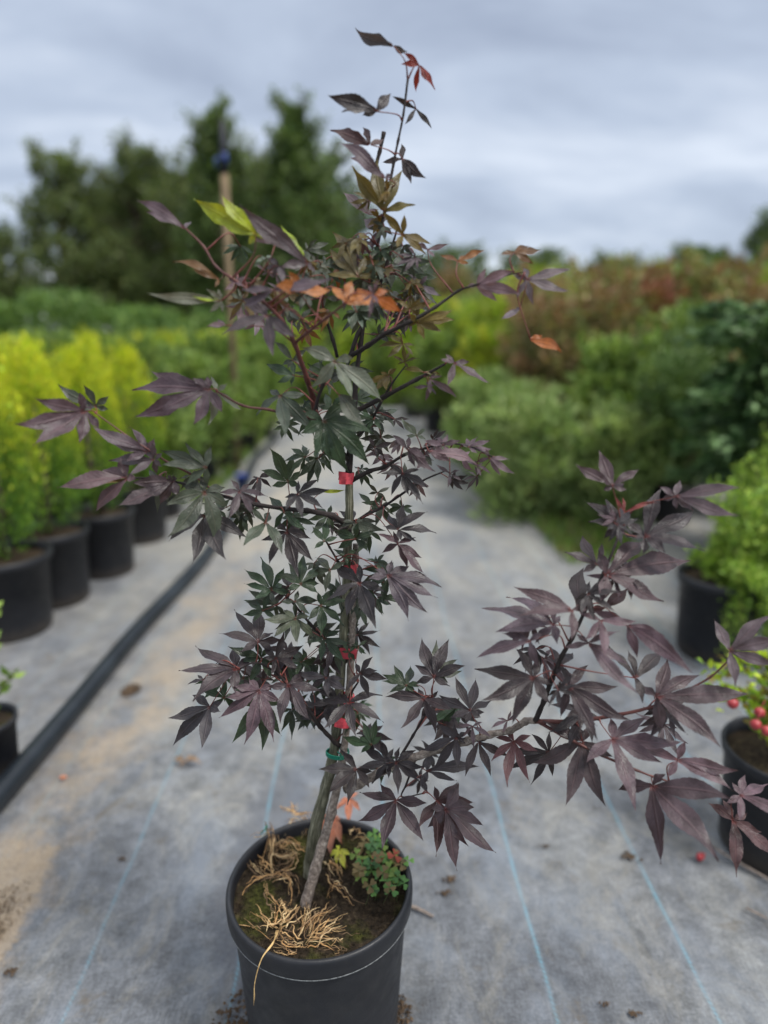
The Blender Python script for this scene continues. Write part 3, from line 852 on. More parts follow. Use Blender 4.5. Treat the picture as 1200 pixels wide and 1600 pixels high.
# the smaller leaves that fill the crown behind the big ones
frg = random.Random(77)
def fill(n, x0, x1, y0, y1, Ya, Yb, kinds, size, dirs=(-90, 90)):
    for _ in range(n):
        cx, cy = frg.uniform(x0, x1), frg.uniform(y0, y1)
        Y = frg.uniform(Ya, Yb); L = size * frg.uniform(.75, 1.2)
        a0 = R(frg.uniform(*dirs))              # way the middle lobe points, 0 = down
        sq = frg.uniform(.45, .95); sa = frg.uniform(0, math.pi)
        tips = []
        for da, l in ((0, 1), (37, .93), (-37, .93), (76, .70), (-76, .70)) + (((118, .42), (-118, .42)) if frg.random() < .6 else ()):
            a = a0 + R(da + frg.uniform(-5, 5)); x, y = math.sin(a) * L * l, math.cos(a) * L * l
            u = x * math.cos(sa) + y * math.sin(sa); v = -x * math.sin(sa) + y * math.cos(sa); v *= sq
            tips.append((cx + u * math.cos(sa) - v * math.sin(sa), cy + u * math.sin(sa) + v * math.cos(sa)))
        best, bd = None, 1e9
        for bi, b in enumerate(BR):
            if not b[2]: continue
            for i in range(len(b[0]) - 1):
                for f in (0, .5, 1):
                    q = [b[0][i][k] * (1 - f) + b[0][i + 1][k] * f for k in range(3)]
                    dd = math.hypot(q[0] - cx, q[1] - cy) + abs(q[2] - Y) * 300
                    if dd < bd: bd, best = dd, bi
        if bd < 75:
            BR[best][2].append((cx, cy, Y, frg.choice(kinds), tips, 1.0))
fill(34, 425, 640, 780, 1130, .84, .90, 'gggGdd', 42)
fill(9, 560, 655, 290, 470, .82, .87, 'sopG', 34)
fill(9, 370, 490, 370, 480, .75, .80, 'sSGo', 34)
fill(14, 430, 640, 790, 1110, .82, .86, 'gGd', 52)
fill(10, 470, 670, 380, 520, .82, .88, 'ooGb', 46)
fill(26, 370, 660, 375, 540, .80, .90, 'GGSsog', 40)
fill(14, 440, 600, 560, 735, .82, .89, 'gggG', 44)
fill(8, 540, 650, 300, 480, .83, .88, 'osGo', 36)
fill(7, 250, 420, 730, 830, .79, .85, 'Gdg', 44)
fill(12, 590, 770, 665, 770, .81, .86, 'sdsG', 34)
fill(10, 560, 760, 1060, 1240, .80, .86, 'ddg', 44)
fill(10, 290, 480, 990, 1120, .80, .87, 'ddg', 46)
fill(12, 770, 1070, 900, 1180, .68, .76, 'ddp', 62)
fill(6, 880, 1050, 780, 930, .70, .74, 'dp', 56)

# ------------------------------------------------------------------ the potted maple
rng = random.Random(7)
PC = at(500, 1376, Y0)                      # centre of the pot rim
RIMZ = PC.z
pot_base = Vector((PC.x, PC.y, 0.004))
maple = empty('potted_maple', pot_base, 'tall young Japanese maple with dark plum leaves growing in a black plastic pot', 'potted tree')
bpy.context.view_layer.update()

H = RIMZ - .004
prof = [(.002, .0), (.112, .0), (.1165, .003), (.118, .02), (.1305, H - .034), (.1312, H - .0305), (.1375, H - .030), (.1392, H - .026), (.1398, H - .012), (.1393, H - .004), (.1375, H), (.1345, H + .0012), (.1315, H - .001), (.1297, H - .006), (.129, H - .04), (.127, H - .09)]
mb = MB(); lathe(mb, prof, (0, 0, 0), 96, wob=.004)
pot = mb.build('pot', M['pot'], maple, origin=(0, 0, 0))
mb = MB(); lathe(mb, [(.1376, H - .0312), (.1383, H - .0312), (.1388, H - .0302), (.1383, H - .0290)], (0, 0, 0), 96, wob=.004)
mb.build('rim_seam', M['wornline'], pot, origin=(0, 0, 0))
# soil with crumbs
mb = MB(); vs = []; fs = []; nr, na = 44, 96
SZ = H - .022
def soil_h(x, y):
    return SZ + .007 * noise.noise(Vector((x * 18, y * 18, 1))) + .004 * noise.noise(Vector((x * 60, y * 60, 4))) + .0018 * noise.noise(Vector((x * 170, y * 170, 9))) + .006 * max(0, 1 - (x * x + y * y) / .004)
for i in range(nr + 1):
    for j in range(na):
        r_ = .1292 * i / nr; th = 2 * math.pi * j / na
        x, y = r_ * math.cos(th), r_ * math.sin(th)
        vs.append((x, y, soil_h(x, y)))
for i in range(nr):
    for j in range(na):
        fs.append((i * na + j, (i + 1) * na + j, (i + 1) * na + (j + 1) % na, i * na + (j + 1) % na))
mb.add(vs, fs)
def crumb(mb, c, s, rg, mi=0, col=(1, 1, 1)):
    vs = []
    for (a, b, d) in ((1,0,0),(-1,0,0),(0,1,0),(0,-1,0),(0,0,1),(0,0,-1)):
        k = s * rg.uniform(.6, 1.3)
        vs.append((c[0] + a * k + rg.uniform(-.3, .3) * s, c[1] + b * k + rg.uniform(-.3, .3) * s, c[2] + d * k * .8))
    mb.add(vs, [(0,2,4),(2,1,4),(1,3,4),(3,0,4),(2,0,5),(1,2,5),(3,1,5),(0,3,5)], col, None, mi)
for _ in range(2600):
    r_ = .127 * math.sqrt(rng.random()); th = rng.uniform(0, 6.283)
    x, y = r_ * math.cos(th), r_ * math.sin(th)
    crumb(mb, (x, y, soil_h(x, y) + .0006), rng.choice([.0008, .0012, .0018, .0026]), rng)
mb.build('soil', M['soil'], maple, smooth=False, origin=(0, 0, 0))

def soilpt(px, py, up=0.0):
    p = on_z(px, py, SZ + .004 + .004)
    q = p - pot_base
    return Vector((p.x, p.y, .004 + soil_h(q.x, q.y) + up))

# trunk
tb = soilpt(484, 1368)
tp = [tb - Vector((0, 0, .03)), tb] + [at(*p) for p in ((492,1300,.855),(507,1240,.855),(517,1200,.852),(525,1150,.85),(530,1080,.847),(536,1000,.845),(540,940,.845),(542,880,.845),(545,820,.845),(546,780,.845),(545,745,.845))]
mb = MB(); tube(mb, catmull(tp, 6), [.0110,.0105,.0095,.0086,.0078,.0070,.0064,.0060,.0057,.0055,.0054,.0053,.0048], 14, wob=.22, seed=3)
mb.build('trunk', M['bark'], maple)
allpts = []
for (pts, rad, lv, mt) in BR:
    allpts.append(catmull([at(*p) for p in pts], 5))
trunkpts = catmull(tp, 6)
for bi, (pts, rad, lv, mt) in enumerate(BR):
    P = allpts[bi]
    mb = MB()
    radf = list(np.interp(np.linspace(0, 1, len(P)), np.linspace(0, 1, len(rad)), rad))
    for i in range(0, len(P), 5):          # swollen nodes
        if 0 < i < len(P) - 1: radf[i] *= 1.28
    tube(mb, P, radf, 8, wob=.25, seed=bi)
    br = mb.build('branch', M[mt], maple)
    if not lv: continue
    fm = MB()
    for (cx, cy, Y, ck, tips, wf) in lv:
        C = at(cx, cy, Y)
        V = (CAM - C).normalized()
        up = .30 if cy < 480 else .42
        Nn = (V + Vector((rng.uniform(-.5, .5), 0, up + rng.uniform(-.25, .45)))).normalized()
        tp3 = []
        for (tx, ty) in tips:
            d = ray(tx, ty)
            s_ = (C - CAM).dot(Nn) / d.dot(Nn)
            q = CAM + d * s_
            # natural spread of the tips in depth
            q = CAM + (q - CAM) * (1 + rng.uniform(-.022, .026))
            tp3.append(q)
        base = LC[ck]
        if cx > 740 and cy > 680: wf *= .86
        if cy < 480 and ck not in 'OL' and len(tips) < 4: wf *= .78
        k = rng.uniform(.70, 1.35)
        col = (base[0] * k * rng.uniform(.88, 1.12), base[1] * k, base[2] * k * rng.uniform(.94, 1.06))
        leaf(fm, C, tp3, Nn, col, rng, wf, arch=rng.uniform(.03, .12), sag=rng.uniform(-.02, .06), basal=ck not in 'OLrb' and cy > 390)
        # petiole to the nearest stretch of this branch
        best = min(P, key=lambda q: (q - C).length + (0 if q.z < C.z + .02 else .02))
        ln = (best - C).length
        if ln < .10:
            avg = sum(((q - C) for q in tp3), Vector()) / len(tp3)
            mid = (C + best) / 2 - avg.normalized() * min(.012, ln * .25) + Vector((0, 0, .12 * ln))
            pc = (.9, .5, .4)
            tube(fm, catmull([C + Nn * -.0003, mid, best], 5), [.00062, .00055, .0008, .0012], 6, pc, 1)
    fo = fm.build('foliage', [M['leaf'], M['petiole']], br, origin=tuple(pot_base))

# ------------------------------------------------------------------ ties, cane, litter in the pot
cb = soilpt(478, 1414)
cp = [cb - Vector((0, 0, .02)), cb] + [at(*p) for p in ((490,1368,.822),(508,1305,.832),(522,1252,.838),(532,1205,.840),(541,1140,.842),(547,1060,.843),(550,980,.844),(553,920,.846),(556,850,.85))]
P = catmull(cp, 6)
rr = np.interp(np.linspace(0, 1, len(P)), [0, .15, .5, 1], [.0088, .0080, .0054, .0040])
for i in range(4, len(P), 9): rr[i] *= 1.18
mb = MB(); tube(mb, P, list(rr), 12, wob=.2, seed=11)
tag(mb.build('support_cane', M['cane']), 'grey-brown knobbly cane leaning against the maple trunk in the black pot', 'plant support')

def tape(px, py, w, h, rot, label):
    c = at(px, py, .845)
    mb = MB(); n = 28; vs = []; fs = []
    for j in range(n):
        th = 2 * math.pi * j / n
        for s_ in (-.5, -.1, .2, .5):
            k = 1 + .05 * math.sin(j * 1.3 + s_ * 6)
            vs.append((.0098 * k * math.cos(th), .0088 * k * math.sin(th), s_ * h * .8 + .0010 * math.sin(th * 2 + rot * 20)))
    for j in range(n):
        for q in range(3):
            a = j * 4 + q; b = ((j + 1) % n) * 4 + q; fs.append((a, a + 1, b + 1, b))
    mb.add(vs, fs)
    # the two pinched ends stand forward as a flat stapled square
    for dy_, sx in ((0, 1.0), (.0011, .92)):
        vs = []; fs = []
        for i in range(7):
            for q in range(4):
                x = (i / 6 - .5) * w * sx; z = (q / 3 - .5) * h * (1.15 + .1 * math.sin(i * 1.1))
                vs.append((x, -.0105 + dy_ - .0012 * math.exp(-(x / .0012) ** 2) + .0007 * math.sin(i * 1.4 + q), z))
        for i in range(6):
            for q in range(3):
                a = i * 4 + q; fs.append((a, a + 4, a + 5, a + 1))
        mb.add(vs, fs)
    tube(mb, [(-.0015, -.0125, 0), (.0015, -.0125, 0)], .0003, 5)
    o = mb.build('tape_tie', M['tape'], smooth=False)
    o.location = c; o.rotation_euler = (0, rot, 0)
    tag(o, label, 'plant tie', 'red tape ties on the maple trunk')
tape(541, 745, .017, .013, R(4), 'small square red tape tie at the top of the bare trunk, above the others')
tape(548, 886, .017, .011, R(-6), 'red tape tie half hidden in leaves, second from the top of the trunk')
tape(544, 1016, .024, .013, R(6), 'red tape tie on the trunk, third from the top, in the middle of the maple')
tape(543, 1090, .018, .012, R(-10), 'red tape tie peeping above the drooping leaf, fourth down the trunk')
tape(537, 1124, .024, .013, R(12), 'lowest red tape tie, just above the green string knot')
mb = MB()
c = at(527, 1180, .84)
for k in range(3):
    tube(mb, [c + Vector((.016 * math.cos(a), .006 + .013 * math.sin(a), .0022 * (k - 1) + .001 * math.sin(a * 2))) for a in np.linspace(0, 6.283, 20)], .0011, 6)
tube(mb, catmull([c + Vector((.002, -.008, 0)), c + Vector((.006, -.012, .008)), c + Vector((.001, -.012, .014))], 5), .0009, 6)
tag(mb.build('string_tie', M['greentie']), 'green string knotted round trunk and cane below the red tapes', 'plant tie')
mb = MB()
a = soilpt(414, 1313); b = at(423, 1290, PC.y + .12)
tube(mb, catmull([a + Vector((0, 0, .001)), soilpt(418, 1302) + Vector((0, 0, .016)), Vector((PC.x - .098, PC.y + .105, RIMZ + .005)), Vector((PC.x - .107, PC.y + .115, RIMZ - .012))], 6), .0009, 6)
tag(mb.build('twine', M['greentie']), 'short green twine hanging over the back left rim of the pot', 'twine')

# dry weeds: bunches of straw blades laid along hand-drawn strokes
def straw(strokes, label, per=7, seed=0, spread=.006, name='dry_weed'):
    rg = random.Random(seed); mb = MB()
    for st in strokes:
        pts = [soilpt(px, py, up) for (px, py, up) in st]
        full = catmull(pts, 9)
        for k in range(int(per * 1.15)):
            off = Vector((rg.gauss(0, 1), rg.gauss(0, 1), rg.gauss(0, .45))) * spread * .85
            t0, t1 = rg.uniform(0, .45) ** 1.5, 1 - rg.uniform(0, .5) ** 1.5
            a, b = int(t0 * (len(full) - 1)), int(t1 * (len(full) - 1))
            sub = full[a:b + 1:2]
            if len(sub) < 3: continue
            drift = Vector((rg.gauss(0, 1), rg.gauss(0, 1), abs(rg.gauss(0, .5)))) * spread * .9
            sub = [p + off + drift * (i_ / len(sub)) ** 2 + Vector((rg.gauss(0, 1), rg.gauss(0, 1), rg.gauss(0, 1))) * .0013 for i_, p in enumerate(sub)]
            r0 = rg.choice([.0003, .0004, .0006, .0009])
            c = catmull(sub, 4)
            tube(mb, c, [r0 * .6, r0 * 1.2, r0 * .8, r0 * 1.1, r0 * .5, .0002], 5, rg.choice([(.60, .44, .24), (.70, .56, .34), (.48, .30, .14), (.54, .37, .19), (.28, .19, .11), (.16, .11, .07)]), cap=False)
    o = mb.build(name, M['straw'])
    return tag(o, label, 'dry weed', 'dried weeds lying on the soil of the maple pot')
straw([[(395,1306,.004),(418,1312,.012),(426,1335,.014),(428,1362,.01)],
       [(428,1362,.008),(452,1360,.014),(455,1340,.01),(436,1325,.014)],
       [(424,1292,.01),(428,1320,.018),(424,1350,.01),(445,1362,.006)],
       [(434,1328,.01),(452,1322,.016),(470,1335,.012),(478,1322,.008)],
       [(430,1340,.008),(450,1345,.014),(476,1330,.01)]], 'curled tan dry weed left of the trunk in the maple pot', 7, 1)
straw([[(374,1402,.002),(395,1385,.012),(425,1376,.02),(450,1380,.022),(460,1400,.01),(455,1418,.002)],
       [(416,1385,.004),(418,1405,.010),(435,1418,.004),(452,1412,.006)],
       [(388,1345,.006),(396,1370,.014),(418,1380,.008)],
       [(405,1340,.006),(420,1362,.012),(416,1380,.01)],
       [(430,1378,.012),(455,1378,.016),(460,1412,.004)],
       [(430,1418,.003),(442,1425,.006),(448,1420,.002)]], 'looped tan dry weed against the left wall of the maple pot', 5, 2)
straw([[(472,1424,.012),(455,1445,.01),(432,1458,.01),(420,1470,.014)],
       [(474,1426,.008),(478,1450,.014),(474,1470,.008)],
       [(472,1468,.004),(500,1450,.012),(540,1430,.006)],
       [(474,1470,.004),(505,1462,.008),(535,1460,.004)],
       [(472,1474,.004),(452,1470,.008),(432,1460,.008)],
       [(474,1470,.002),(488,1440,.014),(492,1420,.004)],
       [(478,1472,.003),(520,1470,.006),(533,1476,.004),(515,1482,.002)],
       [(470,1472,.003),(450,1478,.004),(436,1466,.01)],
       [(480,1465,.004),(505,1440,.01),(520,1422,.004)],
       [(430,1455,.006),(438,1430,.008),(436,1418,.002)],
       [(426,1460,.006),(402,1445,.008),(380,1418,.004)]], 'large frayed tan dry weed tuft at the front of the maple pot', 8, 3, .009)
straw([[(455,1262,.014),(462,1278,.012),(482,1282,.016),(492,1290,.008)],
       [(470,1285,.008),(452,1290,.012),(448,1315,.004)],
       [(464,1280,.01),(480,1292,.01),(478,1312,.003)],
       [(440,1270,.012),(456,1272,.016),(466,1268,.02)]], 'tan dry weed at the back rim behind the trunk', 6, 4)
straw([[(590,1326,.008),(570,1330,.014),(556,1345,.012),(538,1378,.006)],
       [(592,1332,.006),(575,1345,.01),(560,1370,.003)],
       [(588,1324,.01),(566,1322,.018),(552,1330,.01)],
       [(512,1352,.006),(524,1362,.006),(534,1380,.004)],
       [(518,1348,.008),(530,1350,.012),(536,1372,.004)],
       [(562,1290,.01),(556,1305,.014),(550,1290,.01)]], 'thin tan dry weed right of the trunk beside the yellow fallen leaf', 5, 5)
straw([[(509,1362,.004),(516,1384,.008),(530,1396,.010),(548,1410,.008),(572,1420,.006)],
       [(534,1380,.004),(520,1388,.008),(512,1404,.003)],
       [(524,1386,.008),(540,1400,.01),(556,1416,.006)]], 'single long straw blade on the bare soil right of the cane', 3, 6, .003)
# one blade hangs over the front rim
mb = MB(); rg = random.Random(5)
for k in range(3):
    q = [soilpt(432 + k * 2, 1462, .012), Vector((PC.x - .055, PC.y - .118 + k * .001, RIMZ + .012)), Vector((PC.x - .068, PC.y - .133, RIMZ + .004)), Vector((PC.x - .078, PC.y - .138, RIMZ - .03)), Vector((PC.x - .079 - k * .001, PC.y - .140, RIMZ - .055 - .006 * k))]
    tube(mb, catmull(q, 6), [.0008, .0010, .0008, .0003], 5, (.62, .45, .22))
tag(mb.build('dry_weed', M['straw']), 'long tan straw blade hanging over the front rim of the pot', 'dry weed', 'dried weeds lying on the soil of the maple pot')

def fallen(cx, cy, tips, col, label, up=.012, wf=1.2):
    C = soilpt(cx, cy, up); mb = MB()
    Nn = Vector((rng.uniform(-.2, .2), -.35, 1)).normalized()
    t3 = []
    for (tx, ty) in tips:
        d = ray(tx, ty); s_ = (C - CAM).dot(Nn) / d.dot(Nn); t3.append(CAM + d * s_)
    leaf(mb, C, t3, Nn, col, rng, wf, arch=.1, rows=16, fold=.3)
    tube(mb, [C, C + Vector((.012, .004, -.004))], .0006, 5, (1, .8, .5), 1)
    return tag(mb.build('fallen_leaf', [M['leaf'], M['petiole']]), label, 'fallen leaf', 'fallen maple leaves in the pot')
fallen(545, 1267, [(560,1239),(523,1266),(546,1289),(563,1268),(531,1251)], (.33, .12, .065), 'salmon orange dead maple leaf behind the trunk, nearer the back rim', .03)
fallen(524, 1293, [(493,1301),(518,1340),(535,1320),(510,1320),(532,1282)], (.26, .10, .055), 'rusty orange dead maple leaf hanging beside the trunk above the yellow leaf', .022)
fallen(531, 1335, [(515,1339),(525,1321),(549,1336),(540,1358),(526,1354)], (.34, .36, .03), 'yellow green fallen maple leaf right of the trunk', .012, 1.5)
fallen(487, 1301, [(481,1293),(490,1294),(484,1309)], (.45, .42, .03), 'tiny yellow fallen leaf left of the trunk base', .004, 1.5)

# clover
mb = MB(); rg = random.Random(21)
spots = []
for _ in range(46):
    for _t in range(20):
        px = rg.uniform(545, 638); py = rg.uniform(1285, 1392)
        q = on_z(px, py, RIMZ) - PC
        if math.hypot(q.x, q.y) < .128 and (px - 600) ** 2 / 48 ** 2 + (py - 1340) ** 2 / 58 ** 2 < 1: break
    spots.append((px, py))
spots += [(638, 1345)]
for (px, py) in spots:
    up = rg.uniform(.012, .032)
    g = on_z(px, py, RIMZ - .018 + up)
    foot = Vector((g.x + rg.uniform(-.012, .012), g.y + rg.uniform(-.005, .012), .004 + SZ))
    if math.hypot(foot.x - PC.x, foot.y - PC.y) > .122:
        d = Vector((foot.x - PC.x, foot.y - PC.y, 0)).normalized() * .118; foot = Vector((PC.x + d.x, PC.y + d.y, .004 + SZ))
    tube(mb, catmull([foot, (foot + g) / 2 + Vector((.003, 0, .004)), g], 4), .0005, 5, (.10, .13, .05), 1)
    c0 = rg.choice([(.07, .17, .045), (.10, .22, .05), (.06, .14, .05), (.15, .23, .05), (.16, .12, .05)] if rg.random() < .9 else [(.25, .05, .03)])
    sz = rg.uniform(.0075, .0115); a0 = rg.uniform(0, 6.28)
    nn = Vector((rg.uniform(-.3, .3), rg.uniform(-.6, .0), 1)).normalized()
    ex = nn.orthogonal().normalized(); ey = nn.cross(ex)
    for k in range(3):
        a = a0 + k * 2.094
        d = ex * math.cos(a) + ey * math.sin(a); s = nn.cross(d)
        out_ = [(0, 0), (.45, .33), (.85, .55), (1.08, .42), (1.1, .2), (.96, 0), (1.1, -.2), (1.08, -.42), (.85, -.55), (.45, -.33)]
        vs = [g + d * (x * sz) + s * (y * sz) + nn * (.25 * abs(y) * sz - .12 * x * x * sz) for x, y in out_]
        mid = g + d * (.55 * sz)
        vs.append(mid)
        fs = [(10, i, (i + 1) % 10) for i in range(10)]
        mb.add([tuple(v) for v in vs], fs, c0)
tag(mb.build('clover_plant', [M['foliage'], M['foliage']]), 'clump of small green clover growing at the right side of the maple pot', 'clover')

# ------------------------------------------------------------------ litter on the weed mat
def clods(name, px, py, n, rad, size, label, cat, seed, m='debris', kind=None):
    rg = random.Random(seed); mb = MB(); c = on_z(px, py, 0)
    for _ in range(n):
        a = rg.uniform(0, 6.28); r_ = rad * rg.random() ** .8
        s = size * rg.uniform(.3, 1.2)
        crumb(mb, (c.x + r_ * math.cos(a), c.y + r_ * math.sin(a) * 1.3, .004 + s * .5), s, rg)
    return tag(mb.build(name, M[m], smooth=False), label, cat, kind=kind)
clods('dirt', 375, 1600, 260, .045, .004, None, None, 1, kind='stuff')
clods('dirt', 612, 1588, 220, .035, .004, None, None, 2, kind='stuff')
clods('dirt', 8, 1420, 260, .05, .0022, None, None, 3, kind='stuff')
def clod(px, py, s, label, seed, stretch=1.4):
    rg = random.Random(seed); c = on_z(px, py, 0); mb = MB()
    for _ in range(16):
        crumb(mb, (c.x + rg.gauss(0, s * stretch), c.y + rg.gauss(0, s * .8), .004 + s * .4 + rg.uniform(0, s * .3)), s * rg.uniform(.5, 1), rg)
    tag(mb.build('dirt_clod', M['debris'], smooth=False), label, 'dirt clod', 'dirt clods on the weed mat')
clod(704, 1378, .0055, 'brown dirt clod to the right of the maple pot rim', 1)
clod(694, 1398, .0045, 'smaller scattered brown clod just below the clod right of the pot', 2)
clod(982, 1342, .006, 'flat brown clod touching a blue line of the weed mat', 3, 2.0)
clod(850, 1325, .003, 'tiny brown clod between the two right blue lines', 4)
clod(990, 1587, .0035, 'brown clod at the bottom edge between the right blue lines', 5)
clod(945, 1572, .003, 'small reddish clod at the bottom edge left of the other', 6)
clod(17, 1522, .004, 'dark clod on the sandy lower left of the mat', 7)
clod(190, 1345, .003, 'dark crumb pair left of the leftmost whole blue line', 8)
def twigo(pts, r_, label, seed):
    mb = MB(); tube(mb, catmull([on_z(px, py, z) for px, py, z in pts], 6), [r_, r_ * 1.1, r_ * .7], 7, wob=.3, seed=seed)
    tag(mb.build('twig', M['cane']), label, 'twig', 'twigs on the weed mat')
twigo([(636, 1414, .006), (655, 1421, .010), (677, 1432, .006)], .0032, 'short brown twig beside the right wall of the maple pot', 1)
twigo([(1112, 1322, .02), (1150, 1345, .012), (1215, 1382, .006)], .0028, 'long thin twig at the lower right edge under the plum leaves', 2)
twigo([(1165, 1418, .006), (1200, 1436, .005)], .002, 'short greenish stem at the right edge below the long twig', 3)
# dead curled leaf on a blue line
mb = MB(); c = on_z(290, 1192, .012)
leaf(mb, c, [c + Vector((-.035, .008, .0)), c + Vector((.042, -.004, -.002)), c + Vector((.02, .018, .006)), c + Vector((-.012, -.014, -.006))], Vector((0, -.2, 1)), (.20, .135, .08), rng, 1.7, .22, 14, fold=.6)
tag(mb.build('dead_leaf', M['leaf']), 'curled brown dead leaf lying on the mat below the left maple branch', 'dead leaf')
mb = MB(); c = on_z(98, 1216, .008)
leaf(mb, c, [c + Vector((-.012, .004, 0)), c + Vector((.012, .002, .002)), c + Vector((0, .014, 0))], Vector((0, -.2, 1)), (.50, .20, .10), rng, 2.2, .2, 10, fold=.4)
tag(mb.build('dead_leaf', M['leaf']), 'small orange dead petal-like leaf on the mat right of the black pipe', 'dead leaf')
mb = MB(); c = on_z(1094, 1339, .010)
lathe(mb, [(.0005, -.009), (.006, -.007), (.009, 0), (.007, .006), (.003, .009), (.0005, .0095)], c, 16, wob=.12)
tube(mb, [c + Vector((0, 0, .009)), c + Vector((.008, -.006, .012))], [.003, .001], 6)
tag(mb.build('fallen_fruit', M['berry']), 'small shrivelled red fruit lying on the mat at the lower right', 'fruit')

# ------------------------------------------------------------------ black pipe
pp = [on_z(-260, 1500, .03)] + [on_z(px, py, .03) for px, py in ((-60, 1302), (0, 1240), (110, 1112), (215, 985), (322, 868), (372, 790), (396, 722))]
last = pp[-1]
pp += [last + Vector((.02, .9, 0)), last + Vector((.0, 1.8, 0))]
mb = MB(); P = catmull(pp, 14); tube(mb, P, .0285, 24)
pipe = tag(mb.build('irrigation_pipe', M['pipe']), 'thick black plastic irrigation pipe lying along the left side of the path', 'pipe')
clods('sand', 205, 1080, 500, .03, .003, None, None, 9, kind='stuff')

# ------------------------------------------------------------------ foliage generators
NPR = np.random.RandomState(4)
def leaf_cards(mb, pos, size, cols, asp=.5, upb=0.0, dirs=None, mi=0):
    """one small folded diamond leaf per position"""
    n = len(pos)
    if dirs is None:
        d = NPR.normal(size=(n, 3)); d[:, 2] += upb
    else:
        d = dirs + NPR.normal(size=(n, 3)) * .35
    d /= np.linalg.norm(d, axis=1, keepdims=True)
    a = NPR.normal(size=(n, 3)); s = np.cross(d, a); s /= np.linalg.norm(s, axis=1, keepdims=True)
    nn = np.cross(d, s)
    L = (size * NPR.uniform(.6, 1.35, n))[:, None]
    v = np.zeros((n, 4, 3))
    v[:, 0] = pos
    v[:, 1] = pos + d * L * .5 + s * L * asp * .5 + nn * L * .08
    v[:, 2] = pos + d * L
    v[:, 3] = pos + d * L * .5 - s * L * asp * .5 + nn * L * .08
    mb.quads(v, cols, mi=mi)
def pick(pal, n, jit=.25):
    pal = np.array(pal)
    c = pal[NPR.randint(0, len(pal), n)]
    return c * (1 + NPR.uniform(-jit, jit, (n, 1)))
def blob_pts(c, r, n, shell=.55):
    d = NPR.normal(size=(n, 3)); d /= np.linalg.norm(d, axis=1, keepdims=True)
    q = NPR.uniform(shell, 1.05, n)[:, None]
    return np.array(c) + d * q * np.array(r), d

def shrub(name, h, w, pal, label, cat, leafs=.04, nl=2600, potted=True, upright=.6, blobs=16, stemmed=.12, mt='foliage', group=None, asp=.5, gapy=1.0, seed=0):
    """potted shrub: pot, soil, stems, crown"""
    rg = random.Random(seed); root = empty(name, (0, 0, 0), label, cat, group)
    ph = 0
    if potted:
        ph = .24; pr = .13
        mb = MB(); lathe(mb, [(.002, 0), (pr * .84, 0), (pr * .86, .01), (pr * .95, ph - .03), (pr, ph - .028), (pr * 1.02, ph - .01), (pr * 1.0, ph), (pr * .94, ph - .005), (pr * .92, ph - .05)], (0, 0, .002), 28)
        mb.build('pot', M['pot'], root, origin=(0, 0, 0))
        mb = MB(); mb.add([(0, 0, ph - .02)] + [(pr * .93 * math.cos(a), pr * .93 * math.sin(a), ph - .03) for a in np.linspace(0, 6.2832, 25)[:-1]], [(0, i + 1, (i + 1) % 24 + 1) for i in range(24)])
        mb.build('soil', M['soil_dry'], root, origin=(0, 0, 0))
    st = MB(); fm = MB()
    for k in range(5 if upright > .4 else 3):
        a = rg.uniform(0, 6.28); top = Vector((w * .35 * math.cos(a), w * .35 * math.sin(a), h * rg.uniform(.7, .92)))
        b = Vector((.02 * math.cos(a), .02 * math.sin(a), max(0, ph - .03)))
        tube(st, catmull([b, b.lerp(top, .5) + Vector((rg.uniform(-.03, .03), rg.uniform(-.03, .03), 0)), top], 4), [.011 * h, .008 * h, .003 * h], 6)
    z0 = ph + stemmed * h * .5
    per = max(8, nl // blobs)
    for k in range(blobs):
        f = (k + .5) / blobs
        z = z0 + (h - z0) * f
        rad = w * .5 * (1 - .55 * abs(f - .42) / .6) * rg.uniform(.7, 1.15)
        a = k * 2.4 + rg.uniform(-.5, .5)
        off = rad * .62 * rg.uniform(.4, 1.15)
        br = w * rg.uniform(.20, .32)
        p, d = blob_pts((off * math.cos(a), off * math.sin(a), z), (br, br, br * rg.uniform(.7, 1.1) * gapy), per, .3)
        p[:, 2] = np.maximum(p[:, 2], ph * .8 + .02)
        d[:, 2] += upright
        cb_ = np.array(rg.choice(pal))
        leaf_cards(fm, p, leafs, (pick(pal, per) * .45 + cb_ * .55) * rg.uniform(.75, 1.25), asp, dirs=d)
    for k in range(34):
        a = rg.uniform(0, 6.28); z = z0 + (h - z0) * rg.uniform(.1, 1.0); rr_ = w * rg.uniform(.2, .46)
        b = Vector((rr_ * math.cos(a) * .7, rr_ * math.sin(a) * .7, z * .92)); tip = b + Vector((math.cos(a) * rg.uniform(.02, .16), math.sin(a) * rg.uniform(.02, .16), rg.uniform(.06, .24) * h))
        P = [b.lerp(tip, i / 9) for i in range(10)]
        tube(st, [b, tip], [.003, .001], 4)
        q = np.array([list(x) for x in P for _ in range(7)]); q += NPR.normal(size=q.shape) * .016
        leaf_cards(fm, q, leafs, (pick(pal, len(q)) * .6 + np.array(rg.choice(pal)) * .5), asp, dirs=np.tile(np.array([math.cos(a) * .5, math.sin(a) * .5, .7]), (len(q), 1)))
    st.build('stem', M['trunk'], root, origin=(0, 0, 0))
    fm.build('foliage', M[mt], root, origin=(0, 0, 0))
    return root

